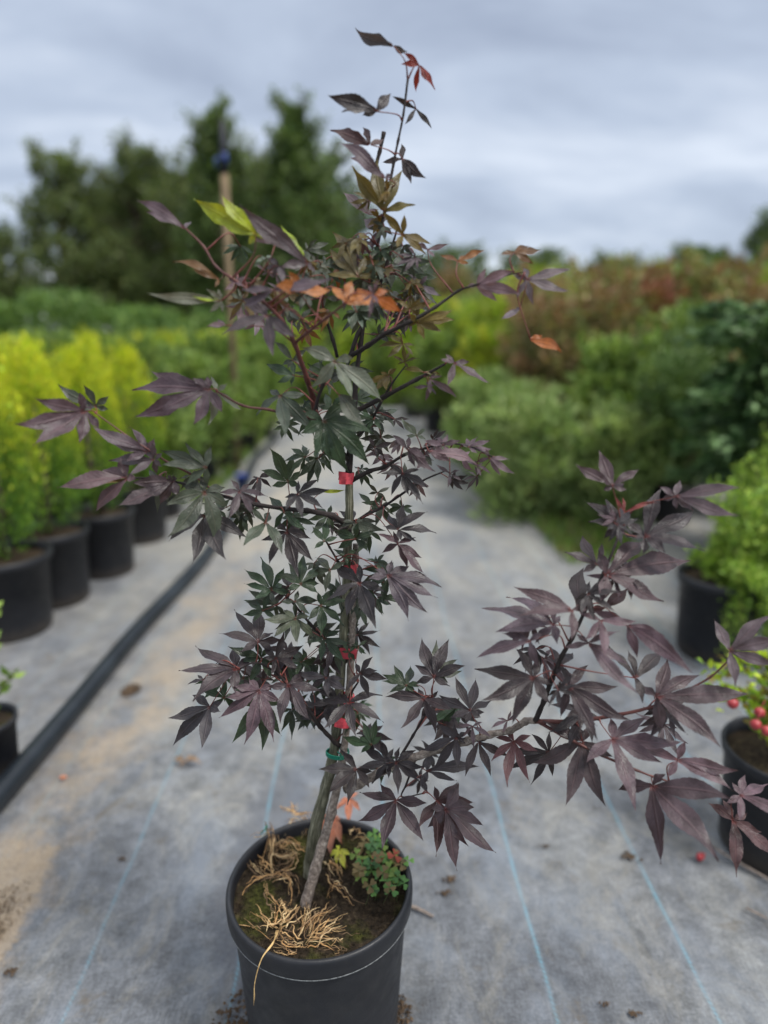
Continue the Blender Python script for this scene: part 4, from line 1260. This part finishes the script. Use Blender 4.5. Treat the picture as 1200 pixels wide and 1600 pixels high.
def conifer(name, h, w, label, seed=0, group=None, pal_tip=None, pal_low=None, nl=7000):
    """upright golden conifer in a pot: vertical fans of scale foliage"""
    rg = random.Random(seed); root = empty(name, (0, 0, 0), label, 'conifer', group)
    ph, pr = .30, .158
    mb = MB(); lathe(mb, [(.002, 0), (pr * .84, 0), (pr * .855, .008), (pr * .95, ph - .035), (pr, ph - .034), (pr * 1.03, ph - .02), (pr * 1.03, ph - .004), (pr * 1.0, ph), (pr * .95, ph - .004), (pr * .92, ph - .06)], (0, 0, .003), 40)
    mb.build('pot', M['pot'], root, origin=(0, 0, 0))
    mb = MB(); vs = [(0, 0, ph - .02)]; fs = []
    for k in range(1, 5):
        for j in range(28):
            a = j / 28 * 6.2832; r_ = pr * .935 * k / 4
            vs.append((r_ * math.cos(a), r_ * math.sin(a), ph - .032 + rg.uniform(-.005, .006)))
    fs = [(0, i + 1, (i + 1) % 28 + 1) for i in range(28)]
    for k in range(3):
        for j in range(28):
            fs.append((1 + k * 28 + j, 1 + (k + 1) * 28 + j, 1 + (k + 1) * 28 + (j + 1) % 28, 1 + k * 28 + (j + 1) % 28))
    mb.add(vs, fs); mb.build('soil', M['soil_dry'], root, origin=(0, 0, 0))
    mb = MB()
    for k in range(3):
        a = k * 2.1
        tube(mb, [(.01 * math.cos(a), .01 * math.sin(a), ph - .05), (.03 * math.cos(a), .03 * math.sin(a), ph + .2), (.03 * math.cos(a), .03 * math.sin(a), h * .8)], [.009, .007, .003], 7)
    mb.build('trunk', M['trunk'], root, origin=(0, 0, 0))
    fm = MB()
    nf = 90
    for k in range(nf):
        f = (k + .5) / nf
        z = ph + .05 + (h - ph - .12) * f
        prof_r = w * .5 * (min(1, .50 + 2.2 * f) if f < .25 else (1 - ((f - .25) / .76) ** 1.5 * .93))
        a = k * 2.39996 + rg.uniform(-.3, .3)
        c = np.array([math.cos(a) * prof_r * .75, math.sin(a) * prof_r * .75, z])
        n = nl // nf
        # a flat upright fan, radial plane
        s = rg.uniform(.06, .10)
        uu = NPR.uniform(-.5, 1, n); vv = NPR.uniform(-.6, 1.1, n)
        rad = np.array([math.cos(a), math.sin(a), 0]); tan = np.array([-math.sin(a), math.cos(a), 0])
        p = c + rad * (uu * s * .9 * (1 - .4 * np.abs(vv)))[:, None] + np.array([0, 0, 1]) * (vv * s * 1.3)[:, None] + tan * (NPR.normal(size=n) * s * .18)[:, None]
        tipness = np.clip((uu * .5 + vv * .35 + .1) + (f - .5) * 1.4, 0, 1)[:, None]
        c0 = pick(pal_low, n); c1 = pick(pal_tip, n)
        dirs = np.tile(rad * .35 + np.array([0, 0, 1.0]), (n, 1))
        leaf_cards(fm, p, .020, c0 * (1 - tipness) + c1 * tipness, .34, dirs=dirs)
    fm.build('crown', M['foliage'], root, origin=(0, 0, 0))
    return root

# ------------------------------------------------------------------ left: golden conifers in black pots
TIP = [(.50, .56, .02), (.62, .62, .03), (.36, .50, .03), (.56, .52, .04)]
LOW = [(.10, .20, .02), (.14, .26, .03), (.07, .15, .03)]
gy = [conifer('potted_conifer', 1.02, .34, 'x', s, 'golden conifers in black pots along the left side', TIP, LOW) for s in (1, 2)]
first = [True, True]
def put_con(i, X, Y, rz, s, label):
    if first[i]:
        first[i] = False; o = gy[i]; o.location = (X, Y, 0); o.rotation_euler = (0, 0, rz); o.scale = s; o['label'] = label
        return o
    return copy_tree(gy[i], (X, Y, 0), rz, s, label)
def gx(px, py, h=.0):
    p = on_z(px, py, h); return p.x, p.y
put_con(0, -1.335, 2.37, .3, (1.08, 1.08, .99), 'golden conifer in the nearest large black pot, cut by the left edge')
put_con(1, -1.29, 2.66, 1.4, (.96, .96, 1.0), 'golden conifer in the second black pot from the left, behind the nearest one')
put_con(0, -1.205, 2.98, 2.7, (.93, .93, .98), 'golden conifer in the third black pot, the one nearest the pipe')
lab = 'golden conifer standing in the crowded rows behind the three front pots'
for k, (X, Y) in enumerate([(-1.20, 3.48), (-1.66, 2.62), (-1.62, 2.95), (-1.58, 3.3), (-1.55, 3.65), (-2.0, 3.0), (-1.98, 3.35), (-1.95, 3.75), (-2.35, 3.5), (-2.35, 3.9), (-1.6, 4.05), (-2.75, 3.9), (-2.0, 4.2), (-2.45, 4.4), (-2.9, 4.5)]):
    put_con(k % 2, X, Y, k * 1.3, (rng.uniform(.88, 1.0), rng.uniform(.88, 1.0), rng.uniform(.93, 1.03)), lab)

# young leafy plant in a small pot at the left edge
def small_plant():
    X, Y = gx(-12, 1212)
    root = empty('potted_seedling', (X, Y, 0), 'pale green seedling in the smallest black pot, at the left edge by the pipe', 'potted plant')
    bpy.context.view_layer.update()
    mb = MB(); lathe(mb, [(.002, 0), (.05, 0), (.052, .006), (.060, .125), (.064, .126), (.065, .138), (.062, .14), (.058, .136), (.057, .11)], (0, 0, .003), 32)
    mb.build('pot', M['pot'], root, origin=(0, 0, 0))
    mb = MB(); mb.add([(0, 0, .128)] + [(.0575 * math.cos(a), .0575 * math.sin(a), .122) for a in np.linspace(0, 6.2832, 25)[:-1]], [(0, i + 1, (i + 1) % 24 + 1) for i in range(24)])
    mb.build('soil', M['soil'], root, origin=(0, 0, 0))
    st = MB(); fm = MB(); rg = random.Random(3)
    for k in range(5):
        a = rg.uniform(0, 6.28); hh = [.30, .22, .2, .16, .14][k]
        tip = Vector((.03 + .045 * math.cos(a), .03 * math.sin(a), .13 + hh * .8))
        if k == 0: tip = Vector((.065, -.01, .40))
        P = catmull([(0.0, 0, .12), ((tip.x) * .4, tip.y * .4, .13 + hh * .4), tip], 6)
        tube(st, P, [.0018, .0014, .0008], 6)
        for q in P[2:]:
            for s in (0, 1):
                b = a + s * 3.14 + rg.uniform(-.5, .5)
                leaf_cards(fm, np.array([q]), .026, pick([(.16, .26, .05), (.22, .32, .06), (.12, .2, .04)], 1), .55, dirs=np.array([[math.cos(b), math.sin(b), .5]]))
    st.build('stem', M['trunk'], root, origin=(0, 0, 0)); fm.build('foliage', M['foliage'], root, origin=(0, 0, 0))
    root.scale = (1.2, 1.2, 1.15)
small_plant()

# ------------------------------------------------------------------ potted shrubs behind, left of the path
PG = [(.13, .21, .05), (.21, .30, .08), (.09, .15, .04), (.27, .33, .09)]
PY = [(.34, .40, .05), (.24, .36, .04), (.44, .42, .06), (.18, .28, .04)]
PB = [(.27, .18, .10), (.36, .25, .14), (.16, .20, .08), (.26, .13, .08), (.20, .25, .08)]
PR = [(.20, .065, .045), (.26, .09, .06), (.14, .07, .05), (.16, .14, .05)]
PD = [(.06, .11, .035), (.09, .15, .05), (.13, .19, .06)]
PS = [(.22, .31, .11), (.34, .41, .17), (.16, .23, .08)]
K = {}
def proto(key, *a, **k):
    K[key] = [shrub(*a, **k), True]
def put(key, X, Y, rz, s, label=None, group=None, name=None):
    o, fresh = K[key]
    if fresh:
        K[key][1] = False
        o.location = (X, Y, 0); o.rotation_euler = (0, 0, rz); o.scale = (s, s, s) if not hasattr(s, '__len__') else s
        if label: o['label'] = label
        if group: o['group'] = group
        return o
    return copy_tree(o, (X, Y, 0), rz, s, label, group)
proto('green', 'potted_shrub', 1.0, .62, PG, 'x', 'shrub', .05, 3200, seed=1)
proto('yellow', 'potted_shrub', 1.15, .60, PY, 'x', 'shrub', .05, 3000, seed=2)
proto('brown', 'potted_shrub', 1.2, .66, PB, 'x', 'shrub', .05, 3000, seed=3)
proto('red', 'potted_shrub', 1.35, .60, PR, 'x', 'shrub', .055, 3000, seed=4)
proto('low', 'low_shrub', .60, .66, PS, 'x', 'shrub', .045, 3800, seed=5, upright=1.2, potted=False, stemmed=.05)
proto('dark', 'potted_shrub', .95, .60, PD, 'x', 'shrub', .035, 4200, seed=6, mt='gloss')

gl = 'green nursery shrubs left of the path'
for k, (X, Y) in enumerate([(-1.22, 3.95), (-1.18, 4.8), (-1.15, 5.4), (-1.1, 6.1), (-1.05, 6.9), (-1.7, 4.9), (-1.7, 5.6), (-1.7, 6.4), (-2.3, 5.3), (-2.3, 6.2), (-3.0, 5.6), (-3.0, 6.5), (-3.7, 6.2), (-4.4, 6.4)]):
    put('green', X, Y, k * 1.1, (.9, .9, .72 + .12 * (k % 3)), 'loose green potted shrub in the rows between the golden conifers and the dark trees', gl)

# ------------------------------------------------------------------ right: nursery rows
def rowlab(c): return {
 'green': 'mid green potted shrub in the crowded nursery rows right of the path',
 'yellow': 'yellow green potted shrub among the nursery rows right of the path',
 'brown': 'brownish potted shrub among the nursery rows right of the path',
 'red': 'dark red potted shrub standing up among the green rows on the right',
 'low': 'low grey green bushy plant spilling over the right edge of the path',
 'dark': 'dense dark green potted shrub on the right side of the path'}[c]
def gr(c): return {'green': 'green shrubs on the right', 'yellow': 'yellow green shrubs on the right', 'brown': 'brownish shrubs on the right', 'red': 'dark red shrubs on the right', 'low': 'low bushy plants at the path edge', 'dark': 'dark green shrubs on the right'}[c]
rows = [
 # key, X, Y, scale
 ('low', .93, 3.85, 1.0), ('low', 1.05, 4.35, 1.05), ('low', 1.38, 3.75, .95), ('low', .95, 4.95, 1.1), ('low', .98, 5.6, 1.0),
 ('dark', 1.75, 3.75, 1.0), ('green', 1.55, 4.25, 1.02), ('dark', 2.0, 4.3, 1.05), ('dark', 2.35, 3.9, 1.05),
 ('brown', 1.35, 4.95, .98), ('brown', 1.75, 5.0, 1.08), ('green', 2.2, 4.9, 1.12), ('brown', 1.4, 5.6, .98), ('brown', 2.65, 4.7, 1.05),
 ('brown', 1.85, 5.7, 1.15), ('red', 2.3, 5.7, .98), ('green', 2.8, 5.6, 1.25), ('yellow', 1.1, 6.3, .95), ('brown', 1.6, 6.4, 1.15),
 ('yellow', 1.95, 6.9, 1.22), ('red', 2.65, 6.5, 1.08), ('yellow', 3.2, 6.3, 1.15), ('green', 3.5, 5.7, 1.2),
 ('green', .75, 7.2, .95), ('yellow', 1.2, 7.3, 1.08), ('yellow', 1.8, 7.6, 1.25), ('brown', 2.4, 7.5, 1.30), ('green', 3.0, 7.5, 1.45), ('brown', 3.7, 7.3, 1.40),
 ('yellow', .6, 8.4, 1.05), ('green', 1.2, 8.5, 1.2), ('yellow', 1.9, 8.8, 1.35), ('yellow', 2.6, 8.7, 1.42), ('brown', 3.3, 8.6, 1.42), ('green', 4.1, 8.4, 1.6), ('yellow', 4.8, 8.3, 1.5),
 ('green', .3, 9.9, 1.1), ('yellow', .9, 10, 1.25), ('green', 1.6, 10.2, 1.4), ('yellow', 2.4, 10.3, 1.5), ('green', 3.2, 10.2, 1.6), ('brown', 4.1, 10.1, 1.55), ('green', 5.0, 9.9, 1.75), ('green', 5.8, 9.8, 1.9),
 ('green', -.3, 11.6, 1.25), ('green', .6, 11.8, 1.35), ('brown', 1.6, 12, 1.5), ('green', 2.7, 12.1, 1.65), ('green', 3.8, 12, 1.8), ('yellow', 4.9, 12, 1.8), ('green', 6.1, 11.9, 2.0), ('green', 7.2, 11.6, 2.3),
 ('yellow', -.9, 10.4, 1.0), ('green', -1.2, 9.0, .95), ('yellow', -.2, 10.6, .9), ('green', -.6, 9.6, .8),
]
for k, (c, X, Y, s) in enumerate(rows):
    s2 = s * rng.uniform(.94, 1.04)
    put(c, X, Y, rng.uniform(0, 6), (s2 * 1.05, s2 * 1.05, s2), rowlab(c), gr(c))

# the near dark shrub with tiered leaf sprays
def spray_shrub():
    root = empty('tiered_shrub', (1.93, 3.05, 0), 'dark green shrub with brown stem and tiered drooping leaf sprays at the right edge', 'shrub')
    mb = MB(); lathe(mb, [(.002, 0), (.12, 0), (.125, .01), (.14, .25), (.146, .252), (.148, .28), (.14, .284), (.135, .25)], (0, 0, .003), 32)
    mb.build('pot', M['pot'], root, origin=(0, 0, 0))
    mb = MB(); mb.add([(0, 0, .262)] + [(.136 * math.cos(a), .136 * math.sin(a), .255) for a in np.linspace(0, 6.2832, 25)[:-1]], [(0, i + 1, (i + 1) % 24 + 1) for i in range(24)])
    mb.build('soil', M['soil_dry'], root, origin=(0, 0, 0))
    mb = MB(); tube(mb, catmull([(0, 0, .24), (-.05, .0, .6), (-.12, 0, .85), (-.18, 0, 1.1)], 6), [.02, .017, .013, .006], 8, wob=.2)
    rg = random.Random(8); fm = MB()
    for k in range(46):
        f = k / 45
        z = .34 + .76 * f
        a = k * 2.4; ln = rg.uniform(.26, .48) * (1 - .35 * f)
        b = Vector((-.03 - .15 * max(0, (z - .4)), 0, z))
        tip = b + Vector((math.cos(a) * ln, math.sin(a) * ln, rg.uniform(.0, .12)))
        P = catmull([b, b.lerp(tip, .55) + Vector((0, 0, .05)), tip], 8)
        tube(mb, P, [.005, .003, .0015], 6)
        pts = np.array([list(q) for q in P[3:] for _ in range(11)])
        pts += NPR.normal(size=pts.shape) * np.array([.028, .028, .014])
        d = np.tile(np.array([math.cos(a), math.sin(a), -.15]), (len(pts), 1))
        pal = [(.05, .10, .035), (.09, .16, .06), (.15, .24, .10), (.04, .08, .03)] if rg.random() < .92 else [(.30, .20, .03), (.16, .16, .03)]
        leaf_cards(fm, pts, .062, pick(pal, len(pts)), .42, dirs=d)
    mb.build('stem', M['trunk'], root, origin=(0, 0, 0)); fm.build('foliage', M['gloss'], root, origin=(0, 0, 0))
spray_shrub()

# feathery lime shrub in a black pot
def feathery(X, Y, label, hh=.92, wide=.5, seed=2):
    root = empty('feathery_shrub', (X, Y, 0), label, 'shrub', 'feathery light green shrubs in black pots')
    mb = MB(); lathe(mb, [(.002, 0), (.115, 0), (.12, .01), (.135, .25), (.142, .252), (.144, .28), (.137, .284), (.13, .25)], (0, 0, .003), 36)
    mb.build('pot', M['pot'], root, origin=(0, 0, 0))
    mb = MB(); mb.add([(0, 0, .262)] + [(.133 * math.cos(a), .133 * math.sin(a), .255) for a in np.linspace(0, 6.2832, 25)[:-1]], [(0, i + 1, (i + 1) % 24 + 1) for i in range(24)])
    mb.build('soil', M['soil_dry'], root, origin=(0, 0, 0))
    rg = random.Random(seed); st = MB(); fm = MB()
    for k in range(84):
        a = rg.uniform(0, 6.28); rr_ = wide * rg.uniform(.15, .55)
        top = Vector((rr_ * math.cos(a) + .13, rr_ * math.sin(a), hh * rg.uniform(.3, 1.0) * (1 - .35 * rr_ / wide)))
        if k % 2 == 0:
            aa = R(rg.uniform(-105, 25)); top = Vector((math.cos(aa) * rg.uniform(.16, .34), math.sin(aa) * rg.uniform(.15, .26), rg.uniform(.08, .45)))
        P = catmull([(rg.uniform(-.02, .02), rg.uniform(-.02, .02), .25), (top.x * .55, top.y * .55, max(.33, .25 + (top.z - .25) * .5)), top], 10)
        tube(st, P, [.003, .002, .001], 5)
        q = np.array([list(x) for x in P[4:] for _ in range(14)])
        q += NPR.normal(size=q.shape) * .011
        d = np.tile(np.array([top.x * .5, top.y * .5, .6]), (len(q), 1)) + NPR.normal(size=q.shape) * .5
        leaf_cards(fm, q, .020, pick([(.20, .32, .05), (.27, .40, .06), (.14, .24, .04), (.34, .44, .08)], len(q)), .5, dirs=d)
    st.build('stem', M['trunk'], root, origin=(0, 0, 0)); fm.build('foliage', M['foliage'], root, origin=(0, 0, 0))
feathery(1.20, 2.12, 'light green feathery shrub in a black pot standing behind the berry pot', .76, .42, 2)
feathery(1.58, 2.45, 'light green feathery shrub cut by the right edge, the rear one of the two', .95, .5, 5)

# pot with red berries at the right edge
def berry():
    c = on_z(1232, 1172, .24)
    root = empty('berry_plant', (c.x, c.y, 0), 'small yellow green plant with round red berries in a black pot', 'potted plant')
    mb = MB(); lathe(mb, [(.002, 0), (.10, 0), (.105, .008), (.118, .215), (.124, .217), (.127, .236), (.124, .242), (.118, .238), (.115, .20)], (0, 0, .003), 48)
    mb.build('pot', M['pot'], root, origin=(0, 0, 0))
    mb = MB(); vs = [(0, 0, .222)]; fs = [(0, i + 1, (i + 1) % 36 + 1) for i in range(36)]
    rg = random.Random(2)
    for k in range(1, 6):
        for j in range(36):
            a = j / 36 * 6.2832; vs.append((.1165 * k / 5 * math.cos(a), .1165 * k / 5 * math.sin(a), .215 + rg.uniform(-.004, .004)))
    for k in range(4):
        for j in range(36):
            fs.append((1 + k * 36 + j, 1 + (k + 1) * 36 + j, 1 + (k + 1) * 36 + (j + 1) % 36, 1 + k * 36 + (j + 1) % 36))
    mb.add(vs, fs); mb.build('soil', M['soil_dry'], root, origin=(0, 0, 0))
    st = MB(); fm = MB()
    tips = []
    for k in range(26):
        a = rg.uniform(0, 6.28); rr_ = rg.uniform(.03, .17)
        top = Vector((rr_ * math.cos(a), rr_ * math.sin(a), .25 + rg.uniform(.04, .19)))
        P = catmull([(rg.uniform(-.02, .02), rg.uniform(-.02, .02), .215), (top.x * .5, top.y * .5, top.z - .01), top], 8)
        tube(st, P, [.002, .0015, .0008], 5)
        tips.append(top)
        q = np.array([list(x) for x in P[3:] for _ in range(5)]); q += NPR.normal(size=q.shape) * .009
        d = np.tile(np.array([top.x, top.y, .08]), (len(q), 1)) + NPR.normal(size=q.shape) * .05
        leaf_cards(fm, q, .021, pick([(.34, .48, .04), (.45, .55, .05), (.22, .36, .05), (.26, .20, .06)], len(q)), .55, dirs=d * 8)
    st.build('stem', M['trunk'], root, origin=(0, 0, 0)); fm.build('foliage', M['foliage'], root, origin=(0, 0, 0))
    for (px, py, Y) in ((1145, 1099, c.y - .08), (1187, 1113, c.y - .07), (1181, 1132, c.y - .10), (1198, 1142, c.y - .10), (1210, 1120, c.y - .06)):
        w = at(px, py, Y) - Vector((c.x, c.y, 0))
        mb = MB(); lathe(mb, [(.0002, -.0105), (.005, -.0092), (.0092, -.005), (.0105, 0), (.0092, .005), (.005, .0088), (.002, .0092), (.0015, .0105), (.0002, .0106)], w, 20)
        tube(mb, [w + Vector((0, 0, .010)), w + Vector((-w.x * .1, -w.y * .1, .022))], .0008, 5)
        mb.build('berry', M['berry'], root, origin=(0, 0, 0))
berry()

# ------------------------------------------------------------------ wooden tree stake
b0 = at(372, 745, 5.2); b0.z = 0
t0 = at(347, 186, 5.2)
root = empty('tree_stake', (b0.x, b0.y, 0), 'tall wooden stake with dark sleeve and blue tie, in front of the dark trees', 'stake')
d = t0 - b0
mb = MB(); tube(mb, [Vector((0, 0, 0)), d * .5, d * .86], [.022, .025, .028], 12, wob=.12); mb.build('post', M['wood'], root, origin=(0, 0, 0))
mb = MB(); tube(mb, [d * .86, d * .93, d], [.030, .026, .016], 10, wob=.2); mb.build('sleeve', M['darkpaint'], root, origin=(0, 0, 0))
mb = MB(); tube(mb, [d * .885, d * .9, d * .915], [.027, .028, .027], 12); tube(mb, [d * .9 + Vector((-.03, -.03, 0)), d * .9 + Vector((-.05, -.05, -.02)), d * .9 + Vector((-.045, -.05, -.07))], .010, 6)
mb.build('tie', M['blue'], root, origin=(0, 0, 0))
# blue plant tag beside the left row
c = on_z(402, 700, .3); c = Vector((-.86, 4.6, .0))
mb = MB(); lathe(mb, [(.002, 0), (.035, 0), (.045, .10), (.048, .10), (.048, .108), (.044, .108), (.034, .01)], c, 24)
tag(mb.build('cup', M['blue']), 'small blue cup on the ground at the end of the left row beside the pipe', 'cup')

# ------------------------------------------------------------------ distant trees, hedge, shed
def tree(px, top_y, Y, wpx, pal, label, seed, spire=0.0, nl=9000, leafs=.12, base_y=None, group='dark trees beyond the nursery'):
    rg = random.Random(seed)
    base = at(px, 500, Y); base.z = 0
    H_ = at(px, top_y, Y).z
    Wd = wpx / F * Y
    root = empty('tree', (base.x, base.y, 0), label, 'tree', group)
    mb = MB()
    P = catmull([(0, 0, -.05), (rg.uniform(-.1, .1), 0, H_ * .35), (rg.uniform(-.2, .2), 0, H_ * .7), (0, 0, H_ * .97)], 6)
    tube(mb, P, [.035 * H_, .026 * H_, .014 * H_, .004 * H_], 9, wob=.15, seed=seed)
    fm = MB(); nb = 64
    for k in range(nb):
        f = (k + .5) / nb
        z = H_ * (.20 + .76 * f)
        prof_ = (1 - f) ** .7 * 1.1 if spire else math.sin(math.pi * min(1, .16 + f * .80)) ** .7
        prof_ = max(.07, prof_)
        a = k * 2.4 + rg.uniform(-.6, .6)
        off = Wd * .5 * prof_ * rg.uniform(.25, 1.0)
        cx, cy_ = off * math.cos(a), off * math.sin(a) * .8
        tube(mb, [P[int(min(len(P) - 1, f * .8 * len(P)))], Vector((cx * .6, cy_ * .6, z - .05 * H_)), Vector((cx, cy_, z))], [.007 * H_, .005 * H_, .002 * H_], 5)
        r0 = Wd * rg.uniform(.065, .135) * (.5 + .7 * prof_)
        n = nl // nb
        p, d = blob_pts((cx, cy_, z), (r0 * 1.1, r0, r0 * (1.5 if spire else 1.0)), n, .25)
        d[:, 2] += .5
        leaf_cards(fm, p, leafs, pick(pal, n, .35) * rg.uniform(.65, 1.45), .5, dirs=d)
    for k in range(80):
        f = rg.uniform(.25, .99); z = H_ * f
        pr_ = ((1 - f) ** .7 * 1.1 if spire else math.sin(math.pi * min(1, .16 + f * .80)) ** .7)
        a = rg.uniform(0, 6.28); o_ = Wd * .42 * pr_
        b = Vector((o_ * math.cos(a), o_ * math.sin(a) * .8, z)); tip = b + Vector((math.cos(a) * .09 * Wd * rg.uniform(.3, 2), math.sin(a) * .08 * Wd, H_ * rg.uniform(.03, .10)))
        tube(mb, [b, tip], [.03, .01], 4)
        q = np.array([list(b.lerp(tip, i / 11)) for i in range(12) for _ in range(5)]); q += NPR.normal(size=q.shape) * .07
        leaf_cards(fm, q, leafs, pick(pal, len(q), .3) * 1.15, .5)
    mb.build('trunk', M['trunk'], root, origin=(0, 0, 0)); fm.build('crown', M['foliage'], root, origin=(0, 0, 0))
PT1 = [(.11, .15, .055), (.17, .20, .075), (.065, .095, .035)]
PT2 = [(.09, .135, .045), (.14, .19, .06), (.06, .10, .035)]
T22 = 20
tree(118, 235, T22, 135, PT1, 'ragged dark tree with open gaps, leftmost of the tall tree group', 31, 0, 11000)
tree(232, 222, T22 + 1, 165, PT1, 'dark round topped tree beside the ragged leftmost tree', 32, 0, 12000)
tree(352, 172, T22 - 1, 150, PT2, 'dark tree with a pale feathery top directly behind the wooden stake', 33, 1, 12000)
tree(468, 165, T22 - 2, 190, PT2, 'tallest spire-topped green tree right of the wooden stake', 34, 1, 20000)
tree(500, 235, T22, 170, PT2, 'rounded green tree at the right end of the tall tree group behind the maple', 35, 0, 14000)
tree(300, 258, T22 + 3, 230, PT1, 'broad dark tree filling the middle of the tree group left of the stake', 36, 0, 17000)
tree(405, 240, T22 + 3, 230, PT1, 'broad dark tree filling the gap right of the wooden stake', 37, 0, 17000)
tree(200, 290, T22 + 4, 150, PT1, 'lower dark tree between the two leftmost tall trees', 38, 0, 15000)
tree(2, 356, T22 + 4, 110, PT1, 'low dark tree cut by the left edge, apart from the tall group', 39, 0, 8000)
tree(1195, 335, 22, 120, PT2, 'dark tree rising above the shrubs at the right edge of the skyline', 41, 0, 8000, group='trees beyond the right rows')
tree(1080, 385, 24, 150, PT2, 'low round tree on the skyline left of the right edge tree', 42, 0, 7000, group='trees beyond the right rows')
tree(960, 405, 26, 170, PT2, 'low round tree on the skyline above the red shrubs', 43, 0, 7000, group='trees beyond the right rows')
tree(830, 395, 26, 170, PT2, 'low round tree on the skyline right of the maple', 44, 0, 7000, group='trees beyond the right rows')
tree(700, 390, 26, 170, PT2, 'low round tree on the skyline just behind the maple', 45, 0, 7000, group='trees beyond the right rows')
tree(590, 385, 27, 160, PT2, 'low tree on the skyline hidden behind the upper maple', 46, 0, 7000, group='trees beyond the right rows')

def hedge(name, x0, x1, Y, h, pal, label, n, ls):
    fm = MB()
    x = NPR.uniform(x0, x1, n)
    top = h * (.82 + .22 * np.array([noise.noise(Vector((float(q) * .9, Y, 0))) for q in x]) + .1 * np.array([noise.noise(Vector((float(q) * 3.1, Y, 5))) for q in x]))
    z = top * (1 - NPR.uniform(0, 1, n) ** 1.6); y = Y + NPR.normal(size=n) * .5
    fm_c = pick(pal, n, .35) * (1 + .25 * np.array([noise.noise(Vector((float(q) * 1.3, 2, 1))) for q in x]))[:, None]
    leaf_cards(fm, np.stack([x, y, z], 1), ls, fm_c, .5, 1.0)
    o = fm.build(name, M['foliage'])
    return o
tag(hedge('hedge', -16, -1.2, 13.5, 1.75, [(.11, .19, .05), (.15, .23, .05), (.08, .15, .04)], '', 26000, .12), 'long mid green hedge running below the dark trees on the left', 'hedge')
tag(hedge('hedge', -12, -1.6, 8.6, 1.12, [(.22, .32, .04), (.32, .38, .04), (.15, .25, .04), (.45, .44, .04)], '', 26000, .08), 'low yellow green hedge between the golden conifers and the taller hedge', 'hedge')
tag(hedge('distant_woods', -30, 60, 34, 3.6, [(.08, .12, .05), (.11, .15, .06)], '', 42000, .3), kind='stuff')

# white shed far off
c = at(118, 500, 30)
root = empty('shed', (c.x, c.y, 0), 'small white shed seen between the dark trees on the left', 'shed')
mb = MB()
def box(mb, x0, x1, y0, y1, z0, z1):
    v = [(x, y, z) for z in (z0, z1) for (x, y) in ((x0, y0), (x1, y0), (x1, y1), (x0, y1))]
    mb.add(v, [(0, 3, 2, 1), (4, 5, 6, 7), (0, 1, 5, 4), (1, 2, 6, 5), (2, 3, 7, 6), (3, 0, 4, 7)])
box(mb, -1.6, 1.6, -1.5, 1.5, 0, 2.9); mb.build('wall', M['white'], root, smooth=False, origin=(0, 0, 0))
mb = MB(); mb.add([(-1.8, -1.7, 2.85), (1.8, -1.7, 2.85), (1.8, 1.7, 2.85), (-1.8, 1.7, 2.85), (-1.8, 0, 3.6), (1.8, 0, 3.6)], [(0, 1, 5, 4), (2, 3, 4, 5), (0, 4, 3), (1, 2, 5), (0, 3, 2, 1)])
mb.build('roof', M['roofm'], root, smooth=False, origin=(0, 0, 0))
mb = MB(); box(mb, -.45, .45, -1.56, -1.503, 0, 2.1); mb.build('door', M['roofm'], root, smooth=False, origin=(0, 0, 0))

# grass along the mat edges and under the hedges
def grass(n, boxes, h, pal):
    fm = MB()
    for (x0, x1, y0, y1), k in boxes:
        m_ = int(n * k)
        p = np.stack([NPR.uniform(x0, x1, m_), NPR.uniform(y0, y1, m_), np.full(m_, -.02)], 1)
        leaf_cards(fm, p, h, pick(pal, m_, .35), .12, dirs=np.tile([0, 0, 1.0], (m_, 1)))
    return tag(fm.build('grass', M['grass']), kind='stuff')
grass(30000, [((-9, 7, 9.5, 14), .8), ((2.6, 6, 3, 9.5), .3), ((-8, -3.2, 4, 9.5), .3)], .32, [(.08, .14, .03), (.12, .18, .04), (.16, .19, .06)])
grass(9000, [((.95, 1.35, 3.0, 7.0), .5), ((-1.35, -1.0, 4.2, 8.5), .3)], .10, [(.09, .17, .03), (.14, .22, .04), (.20, .20, .08)])
